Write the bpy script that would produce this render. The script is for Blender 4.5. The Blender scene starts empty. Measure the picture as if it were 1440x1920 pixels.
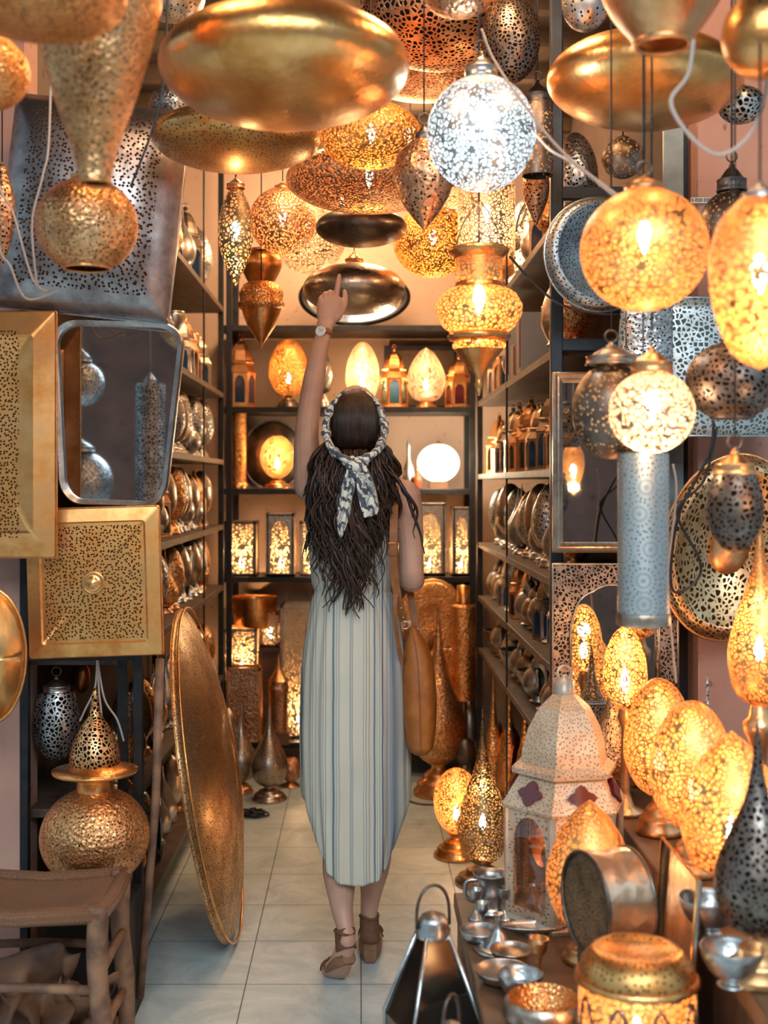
import bpy, bmesh, math, random
from mathutils import Vector, Matrix, noise
PI = math.pi
random.seed(7)
S = bpy.context.scene
C = S.collection

# ------------------------------------------------------------------ camera, world, exposure
F, VX, VY, EYE = 2304.0, 677.0, 905.0, 1.44
cam_d = bpy.data.cameras.new('camera'); cam = bpy.data.objects.new('camera', cam_d); C.objects.link(cam)
cam.location = (0, 0, EYE); cam.rotation_euler = (PI/2, 0, 0)
cam_d.sensor_fit = 'AUTO'; cam_d.sensor_width = 36; cam_d.lens = F/1920*36
cam_d.shift_x = (720-VX)/1920; cam_d.shift_y = -(960-VY)/1920
cam_d.clip_start = .05
cam_d.dof.use_dof = True; cam_d.dof.focus_distance = 3.6; cam_d.dof.aperture_fstop = 2.8
S.camera = cam
S.view_settings.view_transform = 'Standard'; S.view_settings.look = 'None'
S.view_settings.gamma = 1; S.view_settings.use_curve_mapping = False
S.view_settings.exposure = 0.42
try:
    S.cycles.use_denoising = True
    S.cycles.max_bounces = 7; S.cycles.diffuse_bounces = 3; S.cycles.glossy_bounces = 4
    S.cycles.transparent_max_bounces = 12; S.cycles.transmission_bounces = 4
    S.cycles.caustics_reflective = False; S.cycles.caustics_refractive = False
    S.cycles.sample_clamp_indirect = 6.0
    S.cycles.use_adaptive_sampling = True; S.cycles.adaptive_threshold = .02
except Exception: pass
w = bpy.data.worlds.new('world'); S.world = w; w.use_nodes = True
nt = w.node_tree; bg = nt.nodes['Background']
tc = nt.nodes.new('ShaderNodeTexCoord'); sx = nt.nodes.new('ShaderNodeSeparateXYZ')
rp = nt.nodes.new('ShaderNodeValToRGB')
nt.links.new(tc.outputs['Generated'], sx.inputs[0]); nt.links.new(sx.outputs['Z'], rp.inputs[0])
rp.color_ramp.elements[0].position = 0.0; rp.color_ramp.elements[0].color = (.16, .20, .23, 1)
rp.color_ramp.elements[1].position = .75; rp.color_ramp.elements[1].color = (.62, .86, 1.0, 1)
nt.links.new(rp.outputs[0], bg.inputs[0]); bg.inputs[1].default_value = 1.0
BULB = (1.0, .58, .25); LIT = .27
def area(name, loc, tgt, sx_, sy_, power, col):
    l = bpy.data.lights.new(name, 'AREA'); l.shape = 'RECTANGLE'; l.size = sx_; l.size_y = sy_
    l.energy = power; l.color = col
    o = bpy.data.objects.new(name, l); C.objects.link(o); o.location = loc
    o.rotation_euler = (Vector(tgt)-Vector(loc)).to_track_quat('-Z', 'Y').to_euler()
    return o
area('daylight_from_the_alley', (.2, -1.2, 3.4), (0, 3.4, 1.0), 3.0, 1.6, 95, (.78, .92, 1.0))

def added_ceiling_fill(i, x, y, z, p):  # warm fill added under the ceiling to lift the shop's general brightness
    l = bpy.data.lights.new('ceiling_bulb_light', 'POINT'); l.energy = p; l.color = (1., .60, .30); l.shadow_soft_size = .12
    o = bpy.data.objects.new('ceiling_bulb_light', l); C.objects.link(o); o.location = (x, y, z)
for i, (x, y, z, p) in enumerate(((-.15, 4.2, 2.9, 26), (.2, 5.0, 2.85, 24), (-.1, 5.8, 2.75, 22), (.3, 3.0, 2.9, 16), (-.4, 2.3, 2.9, 14), (.75, 2.4, 2.9, 14))): added_ceiling_fill(i, x, y, z, p)
def P(x, y, d): return Vector(((x-VX)/F*d, d, EYE+(VY-y)/F*d))
def Dz(y, z): return (EYE-z)*F/(y-VY)          # depth of a point seen at row y that stands at height z
CEIL = 3.12

# ------------------------------------------------------------------ materials
def nmat(name):
    m = bpy.data.materials.new(name); m.use_nodes = True
    t = m.node_tree; b = t.nodes['Principled BSDF']; return m, t, b
def N(t, typ, **k):
    n = t.nodes.new(typ)
    for a, v in k.items(): setattr(n, a, v)
    return n
def L(t, a, b): t.links.new(a, b)
def mathn(t, op, a, b=None, c=None):
    n = N(t, 'ShaderNodeMath', operation=op)
    for i, v in enumerate((a, b, c)):
        if v is None: continue
        if isinstance(v, (int, float)): n.inputs[i].default_value = v
        else: L(t, v, n.inputs[i])
    return n.outputs[0]
def mrange(t, v, a, b, c=0., d=1.):
    n = N(t, 'ShaderNodeMapRange'); L(t, v, n.inputs[0])
    for i, x in enumerate((a, b, c, d)): n.inputs[i+1].default_value = x
    return n.outputs[0]
def mixc(t, f, a, b):
    n = N(t, 'ShaderNodeMix', data_type='RGBA')
    if isinstance(f, (int, float)): n.inputs[0].default_value = f
    else: L(t, f, n.inputs[0])
    for i, v in ((6, a), (7, b)):
        if isinstance(v, tuple): n.inputs[i].default_value = (*v, 1)
        else: L(t, v, n.inputs[i])
    return n.outputs[2]

def metal(name, col, col2=None, rough=.3, pat=None, scale=60, thr=.3, alpha=False, glow=0., glowcol=(1., .55, .2),
          bump=.3, hammer=0, hole=(.012, .008, .006), met=1.0, uv=False, patina=3.0, band=None, open_=.45):
    """sheet metal: patina, optional pierced pattern (real transparent holes when alpha) and thin pierced translucency"""
    m, t, b = nmat(name)
    tcn = N(t, 'ShaderNodeTexCoord'); co = tcn.outputs['UV' if uv else 'Object']
    col2 = col2 or tuple(c*.55 for c in col)
    ns = N(t, 'ShaderNodeTexNoise'); ns.inputs['Scale'].default_value = patina*4; ns.inputs['Detail'].default_value = 4
    ns.inputs['Roughness'].default_value = .65
    L(t, tcn.outputs['Object'], ns.inputs['Vector'])
    base = mixc(t, mrange(t, ns.outputs[0], .35, .68), col2, col)
    L(t, base, b.inputs['Base Color'])
    L(t, mrange(t, ns.outputs[0], .3, .7, rough+.20, rough+.03), b.inputs['Roughness'])
    b.inputs['Metallic'].default_value = met
    h = None
    if pat in ('dots', 'lattice'):
        v = N(t, 'ShaderNodeTexVoronoi', voronoi_dimensions='2D' if uv else '3D', feature='F1' if pat == 'dots' else 'DISTANCE_TO_EDGE')
        v.inputs['Scale'].default_value = scale; L(t, co, v.inputs['Vector'])
        dist = v.outputs['Distance']
        h = mrange(t, dist, thr, thr+.05, 1, 0) if pat == 'dots' else mrange(t, dist, thr, thr+.03, 0, 1)
    elif pat == 'slots':      # staggered leaf-shaped cuts in rows
        v = N(t, 'ShaderNodeTexVoronoi', voronoi_dimensions='2D', feature='F1', distance='MINKOWSKI')
        v.inputs['Scale'].default_value = scale; v.inputs['Randomness'].default_value = .85
        v.inputs['Exponent'].default_value = .9
        L(t, tcn.outputs['UV'], v.inputs['Vector'])
        h = mrange(t, v.outputs['Distance'], thr, thr+.06, 1, 0)
    elif pat == 'rosette':    # rings of little radiating cuts around many centres
        v = N(t, 'ShaderNodeTexVoronoi', voronoi_dimensions='2D', feature='F1')
        v.inputs['Scale'].default_value = scale; v.inputs['Randomness'].default_value = .7
        L(t, tcn.outputs['UV'], v.inputs['Vector'])
        sub = N(t, 'ShaderNodeVectorMath', operation='SUBTRACT')
        L(t, tcn.outputs['UV'], sub.inputs[0]); L(t, v.outputs['Position'], sub.inputs[1])
        s = N(t, 'ShaderNodeSeparateXYZ'); L(t, sub.outputs[0], s.inputs[0])
        ang = mathn(t, 'ARCTAN2', s.outputs[1], s.outputs[0])
        rr = mathn(t, 'MULTIPLY', v.outputs['Distance'], 38.)
        a2 = mathn(t, 'SINE', mathn(t, 'MULTIPLY', ang, 18.))
        r2 = mathn(t, 'SINE', rr)
        h = mrange(t, mathn(t, 'MULTIPLY', mathn(t, 'ADD', a2, 1.0), mathn(t, 'ADD', r2, 1.0)), thr, thr+.4, 0, 1)
    if band is not None and h is not None:      # plain rim outside of |u|,|v| limits given in object metres (x, z)
        sp = N(t, 'ShaderNodeSeparateXYZ'); L(t, tcn.outputs['Object'], sp.inputs[0])
        for ax, lim in band:
            q = mathn(t, 'LESS_THAN', mathn(t, 'ABSOLUTE', sp.outputs[ax]), lim)
            h = mathn(t, 'MULTIPLY', h, q)
    hgt = None
    if hammer:
        v2 = N(t, 'ShaderNodeTexVoronoi', feature='F1'); v2.inputs['Scale'].default_value = hammer
        L(t, tcn.outputs['Object'], v2.inputs['Vector']); hgt = v2.outputs['Distance']
    if h is not None:
        ih = mathn(t, 'SUBTRACT', 1., h)
        hgt = ih if hgt is None else mathn(t, 'ADD', ih, hgt)
    if hgt is not None:
        bp = N(t, 'ShaderNodeBump'); bp.inputs['Strength'].default_value = bump; bp.inputs['Distance'].default_value = .005
        L(t, hgt, bp.inputs['Height']); L(t, bp.outputs[0], b.inputs['Normal'])
    out = t.nodes['Material Output']; sh = b.outputs[0]
    if glow and h is None:
        tr = N(t, 'ShaderNodeBsdfTranslucent'); tr.inputs[0].default_value = (*glowcol, 1)
        mx = N(t, 'ShaderNodeMixShader'); mx.inputs[0].default_value = glow
        L(t, sh, mx.inputs[1]); L(t, tr.outputs[0], mx.inputs[2]); sh = mx.outputs[0]
    if h is not None:
        mx = N(t, 'ShaderNodeMixShader'); L(t, h, mx.inputs[0]); L(t, sh, mx.inputs[1])
        if alpha:
            tp = N(t, 'ShaderNodeBsdfTransparent')
            if glow:      # the fine piercing inside each cell lets lamp light seep through
                tr = N(t, 'ShaderNodeBsdfTranslucent'); tr.inputs[0].default_value = (*glowcol, 1)
                m1 = N(t, 'ShaderNodeMixShader'); m1.inputs[0].default_value = min(1, glow*2.2); L(t, b.outputs[0], m1.inputs[1]); L(t, tr.outputs[0], m1.inputs[2])
                m2 = N(t, 'ShaderNodeMixShader'); m2.inputs[0].default_value = .86-open_; L(t, tp.outputs[0], m2.inputs[1]); L(t, m1.outputs[0], m2.inputs[2]); tp = m2
        else:
            tp = N(t, 'ShaderNodeBsdfDiffuse'); tp.inputs[0].default_value = (*hole, 1)
        L(t, tp.outputs[0], mx.inputs[2]); sh = mx.outputs[0]
    L(t, sh, out.inputs[0])
    return m
def plain(name, col, rough=.5, met=0., spec=.5, nscale=0, col2=None, bump=0., coat=0., detail=4):
    m, t, b = nmat(name)
    b.inputs['Base Color'].default_value = (*col, 1); b.inputs['Roughness'].default_value = rough
    b.inputs['Metallic'].default_value = met; b.inputs['Specular IOR Level'].default_value = spec
    if coat: b.inputs['Coat Weight'].default_value = coat
    if nscale:
        tcn = N(t, 'ShaderNodeTexCoord'); ns = N(t, 'ShaderNodeTexNoise'); ns.inputs['Scale'].default_value = nscale
        ns.inputs['Detail'].default_value = detail; L(t, tcn.outputs['Object'], ns.inputs['Vector'])
        L(t, mixc(t, mrange(t, ns.outputs[0], .35, .65), col2 or tuple(c*.6 for c in col), col), b.inputs['Base Color'])
        if bump:
            bp = N(t, 'ShaderNodeBump'); bp.inputs['Strength'].default_value = bump; bp.inputs['Distance'].default_value = .005
            L(t, ns.outputs[0], bp.inputs['Height']); L(t, bp.outputs[0], b.inputs['Normal'])
    return m
def emis(name, col, s):
    m = bpy.data.materials.new(name); m.use_nodes = True; t = m.node_tree
    e = N(t, 'ShaderNodeEmission'); e.inputs[0].default_value = (*col, 1); e.inputs[1].default_value = s
    L(t, e.outputs[0], t.nodes['Material Output'].inputs[0]); return m

GOLD = (1.0, .52, .21); GOLD2 = (.70, .29, .08); BRS = (1.0, .57, .28); BRS2 = (.60, .27, .10)
COP = (.86, .50, .30); COP2 = (.50, .24, .12); SIL = (.74, .74, .73); SIL2 = (.36, .35, .35)
DRK = (.24, .20, .18); DRK2 = (.10, .08, .07); AMB = (1., .52, .17)
M = {}
M['gold'] = metal('gold_metal', GOLD, GOLD2, .20, hammer=90, bump=.12)
M['gold_smooth'] = metal('gold_mottled', (1.0, .56, .22), (.66, .30, .08), .22, patina=2.2, hammer=70, bump=.10)
M['gold_dots'] = metal('gold_pierced', GOLD, GOLD2, .26, 'dots', 120, .24, hammer=110, bump=.6)
M['gold_dots_big'] = metal('gold_pierced_coarse', (.84, .52, .2), GOLD2, .24, 'slots', 75, .19, bump=.6)
M['gold_fine'] = metal('gold_finely_hammered', GOLD, GOLD2, .28, 'dots', 190, .24, hole=(.12, .05, .01), hammer=130, bump=.6)
M['brass'] = metal('aged_brass', BRS, BRS2, .26, hammer=70, bump=.1)
M['brass_dots'] = metal('brass_pierced', BRS, BRS2, .28, 'dots', 130, .25, hammer=100, bump=.5)
M['brass_lat'] = metal('brass_filigree', BRS, BRS2, .3, 'lattice', 95, .13, bump=.6)
M['copper_dots'] = metal('copper_pierced', COP, COP2, .28, 'dots', 105, .27, hammer=90, bump=.5)
M['copper_lat'] = metal('copper_filigree', COP, COP2, .3, 'lattice', 70, .15, bump=.6)
M['silver'] = metal('silver_metal', SIL, SIL2, .22, hammer=60, bump=.12)
M['silver_dots'] = metal('silver_pierced', SIL, SIL2, .25, 'dots', 110, .26, hammer=90, bump=.5)
M['silver_lat'] = metal('silver_filigree', (.78, .80, .80), SIL2, .3, 'lattice', 85, .13, bump=.6)
M['silver_slots'] = metal('silver_slotted', (.74, .76, .76), SIL2, .28, 'slots', 50, .2, bump=.6)
M['silver_rosette'] = metal('silver_rosettes', (.80, .84, .85), (.55, .60, .62), .36, 'rosette', 15, 2.1, hole=(.16, .21, .24), bump=.8)
M['warm_silver'] = metal('warm_nickel', (.74, .62, .50), (.36, .27, .2), .22, hammer=70, bump=.15)
M['warm_silver_dots'] = metal('warm_nickel_pierced', (.74, .62, .50), (.36, .27, .2), .24, 'dots', 110, .24, bump=.4)
M['dark'] = metal('darkened_metal', DRK, DRK2, .3, hammer=60, bump=.1)
M['dark_dots'] = metal('darkened_pierced', (.38, .30, .24), (.14, .1, .08), .3, 'dots', 105, .27, hole=(.7, .4, .18), bump=.4)
M['dark_lat'] = metal('darkened_filigree', (.36, .30, .26), (.14, .1, .08), .3, 'lattice', 95, .15, bump=.6)
# lit shades: real holes, and fine piercing that lets lamp light seep through
M['lit_gold'] = metal('lit_gold_pierced', GOLD, GOLD2, .3, 'lattice', 90, .08, alpha=True, glow=.26, glowcol=AMB, bump=.8)
M['lit_gold_fine'] = metal('lit_gold_fine', GOLD, GOLD2, .3, 'dots', 150, .42, alpha=True, glow=.30, glowcol=(1., .42, .08), hammer=120, bump=.7, open_=.2)
M['lit_amber'] = metal('lit_amber_shell', (.85, .55, .25), GOLD2, .3, 'lattice', 88, .085, alpha=True, glow=.24, glowcol=(1., .42, .14), bump=1., open_=.27)
M['lit_brass'] = metal('lit_brass_filigree', (.5, .36, .2), (.25, .16, .08), .35, 'lattice', 90, .12, alpha=True, bump=.5)
M['lit_copper'] = metal('lit_copper', COP, COP2, .3, 'dots', 130, .40, alpha=True, glow=.26, glowcol=(1., .40, .16), hammer=110, bump=.7, open_=.2)
M['lit_silver'] = metal('lit_silver_filigree', (.70, .74, .75), (.3, .33, .34), .35, 'lattice', 88, .10, alpha=True, glow=.12, glowcol=(.75, .92, 1.), open_=.6, bump=.5)
M['lit_pink'] = metal('lit_rose_filigree', (.72, .52, .40), (.4, .26, .18), .35, 'lattice', 85, .09, alpha=True, glow=.32, glowcol=(1., .70, .48), bump=.8, open_=.4)
M['bulb'] = emis('bulb_glow', (1., .80, .52), 28)
M['bulb_white'] = emis('bulb_glow_white', (.9, .97, 1.), 30)
M['cord_white'] = plain('white_cable', (.55, .42, .36), .5)
M['cord_black'] = plain('black_cable', (.012, .012, .014), .4)
M['steel'] = plain('dark_steel', (.035, .030, .030), .42, met=.4, nscale=20, col2=(.015, .018, .022))
M['steel_blue'] = plain('blue_black_steel', (.022, .035, .055), .42, met=.2, nscale=20, col2=(.012, .02, .03))
M['shelf'] = plain('brown_shelf_edge', (.14, .09, .065), .5, nscale=25, col2=(.07, .048, .04), bump=.1)
M['glass_red'] = plain('red_glass', (.12, .008, .012), .12, spec=.8)
M['glass_blue'] = plain('blue_glass', (.01, .04, .10), .12, spec=.8)
M['glass_dark'] = plain('dark_glass', (.02, .022, .03), .08, spec=.8)
M['glass_green'] = plain('green_glass', (.01, .10, .08), .12, spec=.8)
M['wood'] = plain('worn_wood', (.34, .17, .09), .6, nscale=18, col2=(.14, .065, .04), bump=.4)
M['wood_table'] = plain('brown_table_wood', (.20, .10, .05), .45, nscale=10, col2=(.10, .05, .025), bump=.1)
M['mirror'] = plain('mirror_glass', (.62, .66, .70), .03, met=1.)

# ------------------------------------------------------------------ mesh helpers
def mesh(name, vs, fs, mat, parent=None, loc=(0, 0, 0), smooth=True, uvs=None, rot=None):
    me = bpy.data.meshes.new(name); me.from_pydata([tuple(v) for v in vs], [], fs); me.update()
    if uvs is not None:
        ul = me.uv_layers.new(name='UVMap')
        for lp in me.loops: ul.data[lp.index].uv = uvs[lp.vertex_index]
    if smooth:
        for p in me.polygons: p.use_smooth = True
    if mat: me.materials.append(mat)
    o = bpy.data.objects.new(name, me); C.objects.link(o); o.location = loc
    if rot: o.rotation_euler = rot
    if parent: o.parent = parent
    return o
class G:
    """collects shapes that become one mesh"""
    def __init__(s): s.v = []; s.f = []; s.uv = []
    def add(s, vs, fs, uv=None):
        n = len(s.v); s.v += [tuple(v) for v in vs]; s.f += [tuple(i+n for i in f) for f in fs]
        s.uv += uv if uv else [(v[0], v[2]) for v in vs]
        return s
    def box(s, c, h, R=None):
        vs = [Vector((x*h[0], y*h[1], z*h[2])) for x in (-1, 1) for y in (-1, 1) for z in (-1, 1)]
        if R: vs = [R @ v for v in vs]
        c = Vector(c); return s.add([v+c for v in vs], [(0, 1, 3, 2), (4, 6, 7, 5), (0, 4, 5, 1), (2, 3, 7, 6), (0, 2, 6, 4), (1, 5, 7, 3)])
    def lathe(s, prof, seg=40, c=(0, 0, 0), R=None, sx=1., sy=1., cap=True):
        rm = max(p[0] for p in prof); vs = []; uv = []; l = 0
        for i, (r, z) in enumerate(prof):
            if i: l += math.hypot(r-prof[i-1][0], z-prof[i-1][1])
            for k in range(seg+1):
                a = 2*PI*k/seg; v = Vector((max(r, .0002)*math.cos(a)*sx, max(r, .0002)*math.sin(a)*sy, z))
                if R: v = R @ v
                vs.append(v+Vector(c)); uv.append((k/seg*2*PI*rm, l))
        fs = []; n = seg+1
        for i in range(len(prof)-1):
            for k in range(seg): fs.append((i*n+k, i*n+k+1, (i+1)*n+k+1, (i+1)*n+k))
        return s.add(vs, fs, uv)
    def tube(s, pts, r, seg=8, flat=1., up=None):
        pts = [Vector(p) for p in pts]; n = len(pts)
        rr = r if isinstance(r, (list, tuple)) else [r]*n
        vs = []; uv = []; l = 0; prev = None
        for i, p in enumerate(pts):
            d = (pts[min(i+1, n-1)]-pts[max(i-1, 0)]).normalized()
            if i: l += (p-pts[i-1]).length
            if prev is None:
                a = Vector(up) if up else (Vector((0, 0, 1)) if abs(d.z) < .9 else Vector((1, 0, 0)))
            else: a = prev
            x = (a-d*a.dot(d));
            if x.length < 1e-6: x = d.orthogonal()
            x.normalize(); y = d.cross(x); prev = x
            for k in range(seg):
                t = 2*PI*k/seg; vs.append(p+x*math.cos(t)*rr[i]+y*math.sin(t)*rr[i]*flat); uv.append((k/seg, l))
        fs = [(i*seg+k, i*seg+(k+1) % seg, (i+1)*seg+(k+1) % seg, (i+1)*seg+k) for i in range(n-1) for k in range(seg)]
        fs.append(tuple(range(seg))[::-1]); fs.append(tuple((n-1)*seg+k for k in range(seg)))
        return s.add(vs, fs, uv)
    def torus(s, c, Rr, r, R=None, seg=24, sg=8, sz=1.):
        vs = []; uv = []
        for i in range(seg):
            a = 2*PI*i/seg
            for k in range(sg):
                b = 2*PI*k/sg; v = Vector(((Rr+r*math.cos(b))*math.cos(a), r*math.sin(b), (Rr+r*math.cos(b))*math.sin(a)*sz))
                if R: v = R @ v
                vs.append(v+Vector(c)); uv.append((a*Rr, b*r))
        fs = [(i*sg+k, i*sg+(k+1) % sg, ((i+1) % seg)*sg+(k+1) % sg, ((i+1) % seg)*sg+k) for i in range(seg) for k in range(sg)]
        return s.add(vs, fs, uv)
    def loops(s, lps, close=True, capend=False):
        """bridge equally long closed loops"""
        n = len(lps[0]); vs = [v for l in lps for v in l]
        fs = [(i*n+k, i*n+(k+1) % n, (i+1)*n+(k+1) % n, (i+1)*n+k) for i in range(len(lps)-1) for k in range(n)]
        if capend: fs.append(tuple((len(lps)-1)*n+k for k in range(n)))
        return s.add(vs, fs)
    def out(s, name, mat, parent=None, smooth=True, **k): return mesh(name, s.v, s.f, mat, parent, smooth=smooth, uvs=s.uv, **k)
def autosm(o, ang=.6):
    me = o.data
    try: me.set_sharp_from_angle(angle=ang)
    except Exception: pass
    return o
def solid(o, th, off=0):
    md = o.modifiers.new('thickness', 'SOLIDIFY'); md.thickness = th; md.offset = off; return o
def bev(o, wd=.003, sg=2):
    md = o.modifiers.new('bevel', 'BEVEL'); md.width = wd; md.segments = sg; md.limit_method = 'ANGLE'; return o
def root(name, label, cat, loc=(0, 0, 0), group=None, rot=None):
    o = bpy.data.objects.new(name, None); C.objects.link(o); o.location = loc; o.empty_display_size = .05
    if rot: o.rotation_euler = rot
    return tag(o, label, cat, group)
def tag(o, label, cat, group=None):
    o['label'] = label; o['category'] = cat
    if group: o['group'] = group
    return o
def struct(o): o['kind'] = 'structure'; return o
KIDS = {}
def dup(r, loc, rotz=None, sc=None, label=None, group=None):
    c = r.copy(); C.objects.link(c); c.location = loc
    if rotz is not None: c.rotation_euler = (0, 0, rotz)
    if sc: c.scale = sc if isinstance(sc, tuple) else (sc,)*3
    if label: c['label'] = label
    if group: c['group'] = group
    for ch in r.children:
        d = ch.copy(); C.objects.link(d); d.parent = c
        for g in ch.children:
            e = g.copy(); C.objects.link(e); e.parent = d
    return c
def cr(pts, n=6):
    """Catmull-Rom through control points of any dimension"""
    pts = [tuple(p) for p in pts]; q = [pts[0]]+pts+[pts[-1]]; o = []
    for i in range(1, len(q)-2):
        for k in range(n):
            t = k/n
            o.append(tuple(.5*((2*b)+(-a+c)*t+(2*a-5*b+4*c-d)*t*t+(-a+3*b-3*c+d)*t**3) for a, b, c, d in zip(q[i-1], q[i], q[i+1], q[i+2])))
    o.append(pts[-1]); return o
def ell(a0=-90, a1=90, n=22):
    return [(math.cos(math.radians(a0+(a1-a0)*i/n)), .5+.5*math.sin(math.radians(a0+(a1-a0)*i/n))) for i in range(n+1)]
PR = {
 'ball': ell(-90, 78), 'ball_open': ell(-64, 78), 'disc': ell(-90, 84, 30),
 'drop_down': cr([(0, 0), (.12, .04), (.62, .26), (.92, .48), (1, .63), (.86, .83), (.5, .96), (.3, 1)]),
 'spindle': cr([(0, 0), (.35, .13), (.85, .36), (1, .55), (.84, .78), (.5, .93), (.34, 1)]),
 'inverse': cr([(.24, 0), (.34, .12), (.68, .36), (.97, .62), (1, .75), (.85, .9), (.4, 1)]),
 'teardrop': cr([(.42, 0), (.8, .06), (1, .2), (.93, .32), (.62, .47), (.3, .62), (.14, .76), (.07, .9), (.02, 1)]),
 'drip': cr([(.3, 0), (.74, .08), (1, .32), (.96, .5), (.74, .71), (.40, .89), (.03, 1)]),
 'egg': cr([(.28, 0), (.66, .09), (.95, .28), (1, .42), (.9, .65), (.6, .87), (.25, .98), (0, 1)]),
 'tube': [(.98, 0), (1, .01), (1, .25), (1, .5), (1, .75), (1, .99), (.98, 1)],
 'bowl': cr([(.25, 0), (.6, .08), (.9, .4), (1, .8), (.97, 1)]),
}
CAPP = [(1, 0), (1.06, .04), (1, .10), (1, .36), (1.04, .38), (.78, .44), (.72, .50), (.48, .66), (.34, .74), (.2, .78), (.22, .84), (.12, .9), (.08, 1)]
BASEP = [(0, 0), (1, 0), (1.02, .06), (1, .16), (.86, .24), (.88, .34), (.8, .42), (.58, .5), (.6, .6), (.5, .68), (.3, .78), (.28, .9), (.4, 1.)]
def scaled(p, R, H, z0=0.): return [(r*R, z0+z*H) for r, z in p]

def bulb(par, z, power, col=BULB, down=True, size=1., white=False):
    g = G(); s = .013*size; sg = -1 if down else 1
    g.lathe([(s*.5, z), (s, z+sg*.018*size), (s*.9, z+sg*.03*size), (s*.35, z+sg*.052*size), (.0005, z+sg*.06*size)], 14)
    g.out('bulb', M['bulb_white' if white else 'bulb'], par)
    l = bpy.data.lights.new('bulb_light', 'POINT'); l.energy = power*LIT; l.color = col; l.shadow_soft_size = .02
    o = bpy.data.objects.new('bulb_light', l); C.objects.link(o); o.parent = par; o.location = (0, 0, z+sg*.085*size)
    return o
def pendant(label, x, y0, y1, wd, d, shape='ball', mat='gold', cap=None, lit=0, name='pendant_lamp', cat='lamp', cable=True,
            rim=0, capmat='brass', seg=56, tilt=None, ring=False, top=None, lcol=None, white=False, group=None, cord='cord_black', exact=False):
    lo = P(x, y1, d); hh = (y1-y0)/F*d; R = wd/2/F*d
    if shape in ('ball', 'ball_open', 'disc') and not exact:
        tn = abs(VY-(y0+y1)/2)/F; b = math.sqrt(max((hh/2)**2-(R*tn)**2, (.35*hh/2)**2)); mid = lo.z+hh/2
        hh = 2*b; lo.z = mid-b
    r = root(name, label, cat, lo, group)
    prof = PR[shape] if isinstance(shape, str) else shape
    ps = scaled(prof, R, hh)
    G().lathe(ps, seg).out('shade', M[mat], r)
    ztop = ps[-1][1]; rt = ps[-1][0]
    if rim:
        g = G(); pr0 = ps[0]; g.torus((0, 0, pr0[1]), pr0[0], rim, Matrix.Rotation(0, 3, 'X'), 40, 8)
        # torus lies in xz: turn flat
        g2 = G(); g2.torus((0, 0, pr0[1]), pr0[0], rim, Matrix.Rotation(PI/2, 3, 'X'), 40, 8)
        g2.out('rim', M[capmat], r)
    if cap:
        cw, chh = cap; G().lathe(scaled(CAPP, cw/2/F*d, chh/F*d, ztop-.003), 32).out('cap', M[capmat], r); ztop += chh/F*d-.006
    if ring:
        g = G(); g.torus((0, 0, ztop+.014), .013, .0022, None, 20, 6); g.out('hanging_ring', M['dark'], r); ztop += .026
    if cable:
        ln = CEIL-lo.z
        g = G(); g.tube([(0, 0, ztop-.004), (0, 0, (ztop+ln)/2), (0, 0, ln)], .0019, 6); g.out('cable', M[cord], r)
    if lit: bulb(r, ztop*.5+hh*.12 if not top else hh*top, lit, lcol or BULB, white=white)
    if tilt: r.rotation_euler = tilt
    return r
def stand(label, x, y0, yb, wd, d, shape='egg', mat='lit_amber', bh=60, bw=None, bmat='brass', lit=0, finial=0, name='table_lamp',
          cat='lamp', seg=56, group=None, z=None, bprof=None):
    lo = P(x, yb, d)
    if z is not None: lo.z = z
    H = P(x, y0, d).z-lo.z; R = wd/2/F*d; Hb = bh/F*d; Rb = (bw or wd*.6)/2/F*d
    r = root(name, label, cat, lo, group)
    G().lathe(scaled(bprof or BASEP, Rb, Hb), 40).out('base', M[bmat], r)
    Hf = finial/F*d
    G().lathe(scaled(PR[shape] if isinstance(shape, str) else shape, R, H-Hb-Hf, Hb-.004), seg).out('shade', M[mat], r)
    if Hf: G().lathe([(R*.16, H-Hf-.004), (R*.1, H-Hf*.8), (R*.13, H-Hf*.75), (R*.06, H-Hf*.5), (R*.02, H)], 20).out('finial', M[bmat], r)
    if lit: bulb(r, Hb+(H-Hb)*.2, lit, down=False)
    return r
def cordobj(label, pts, d, r=.003, mat='cord_white', name='cable', cat='cable', n=8):
    q = [P(p[0], p[1], p[2] if len(p) > 2 else d) for p in pts]
    o = G().tube(cr(q, n), r, 7).out(name, M[mat]); return tag(o, label, cat)
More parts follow.
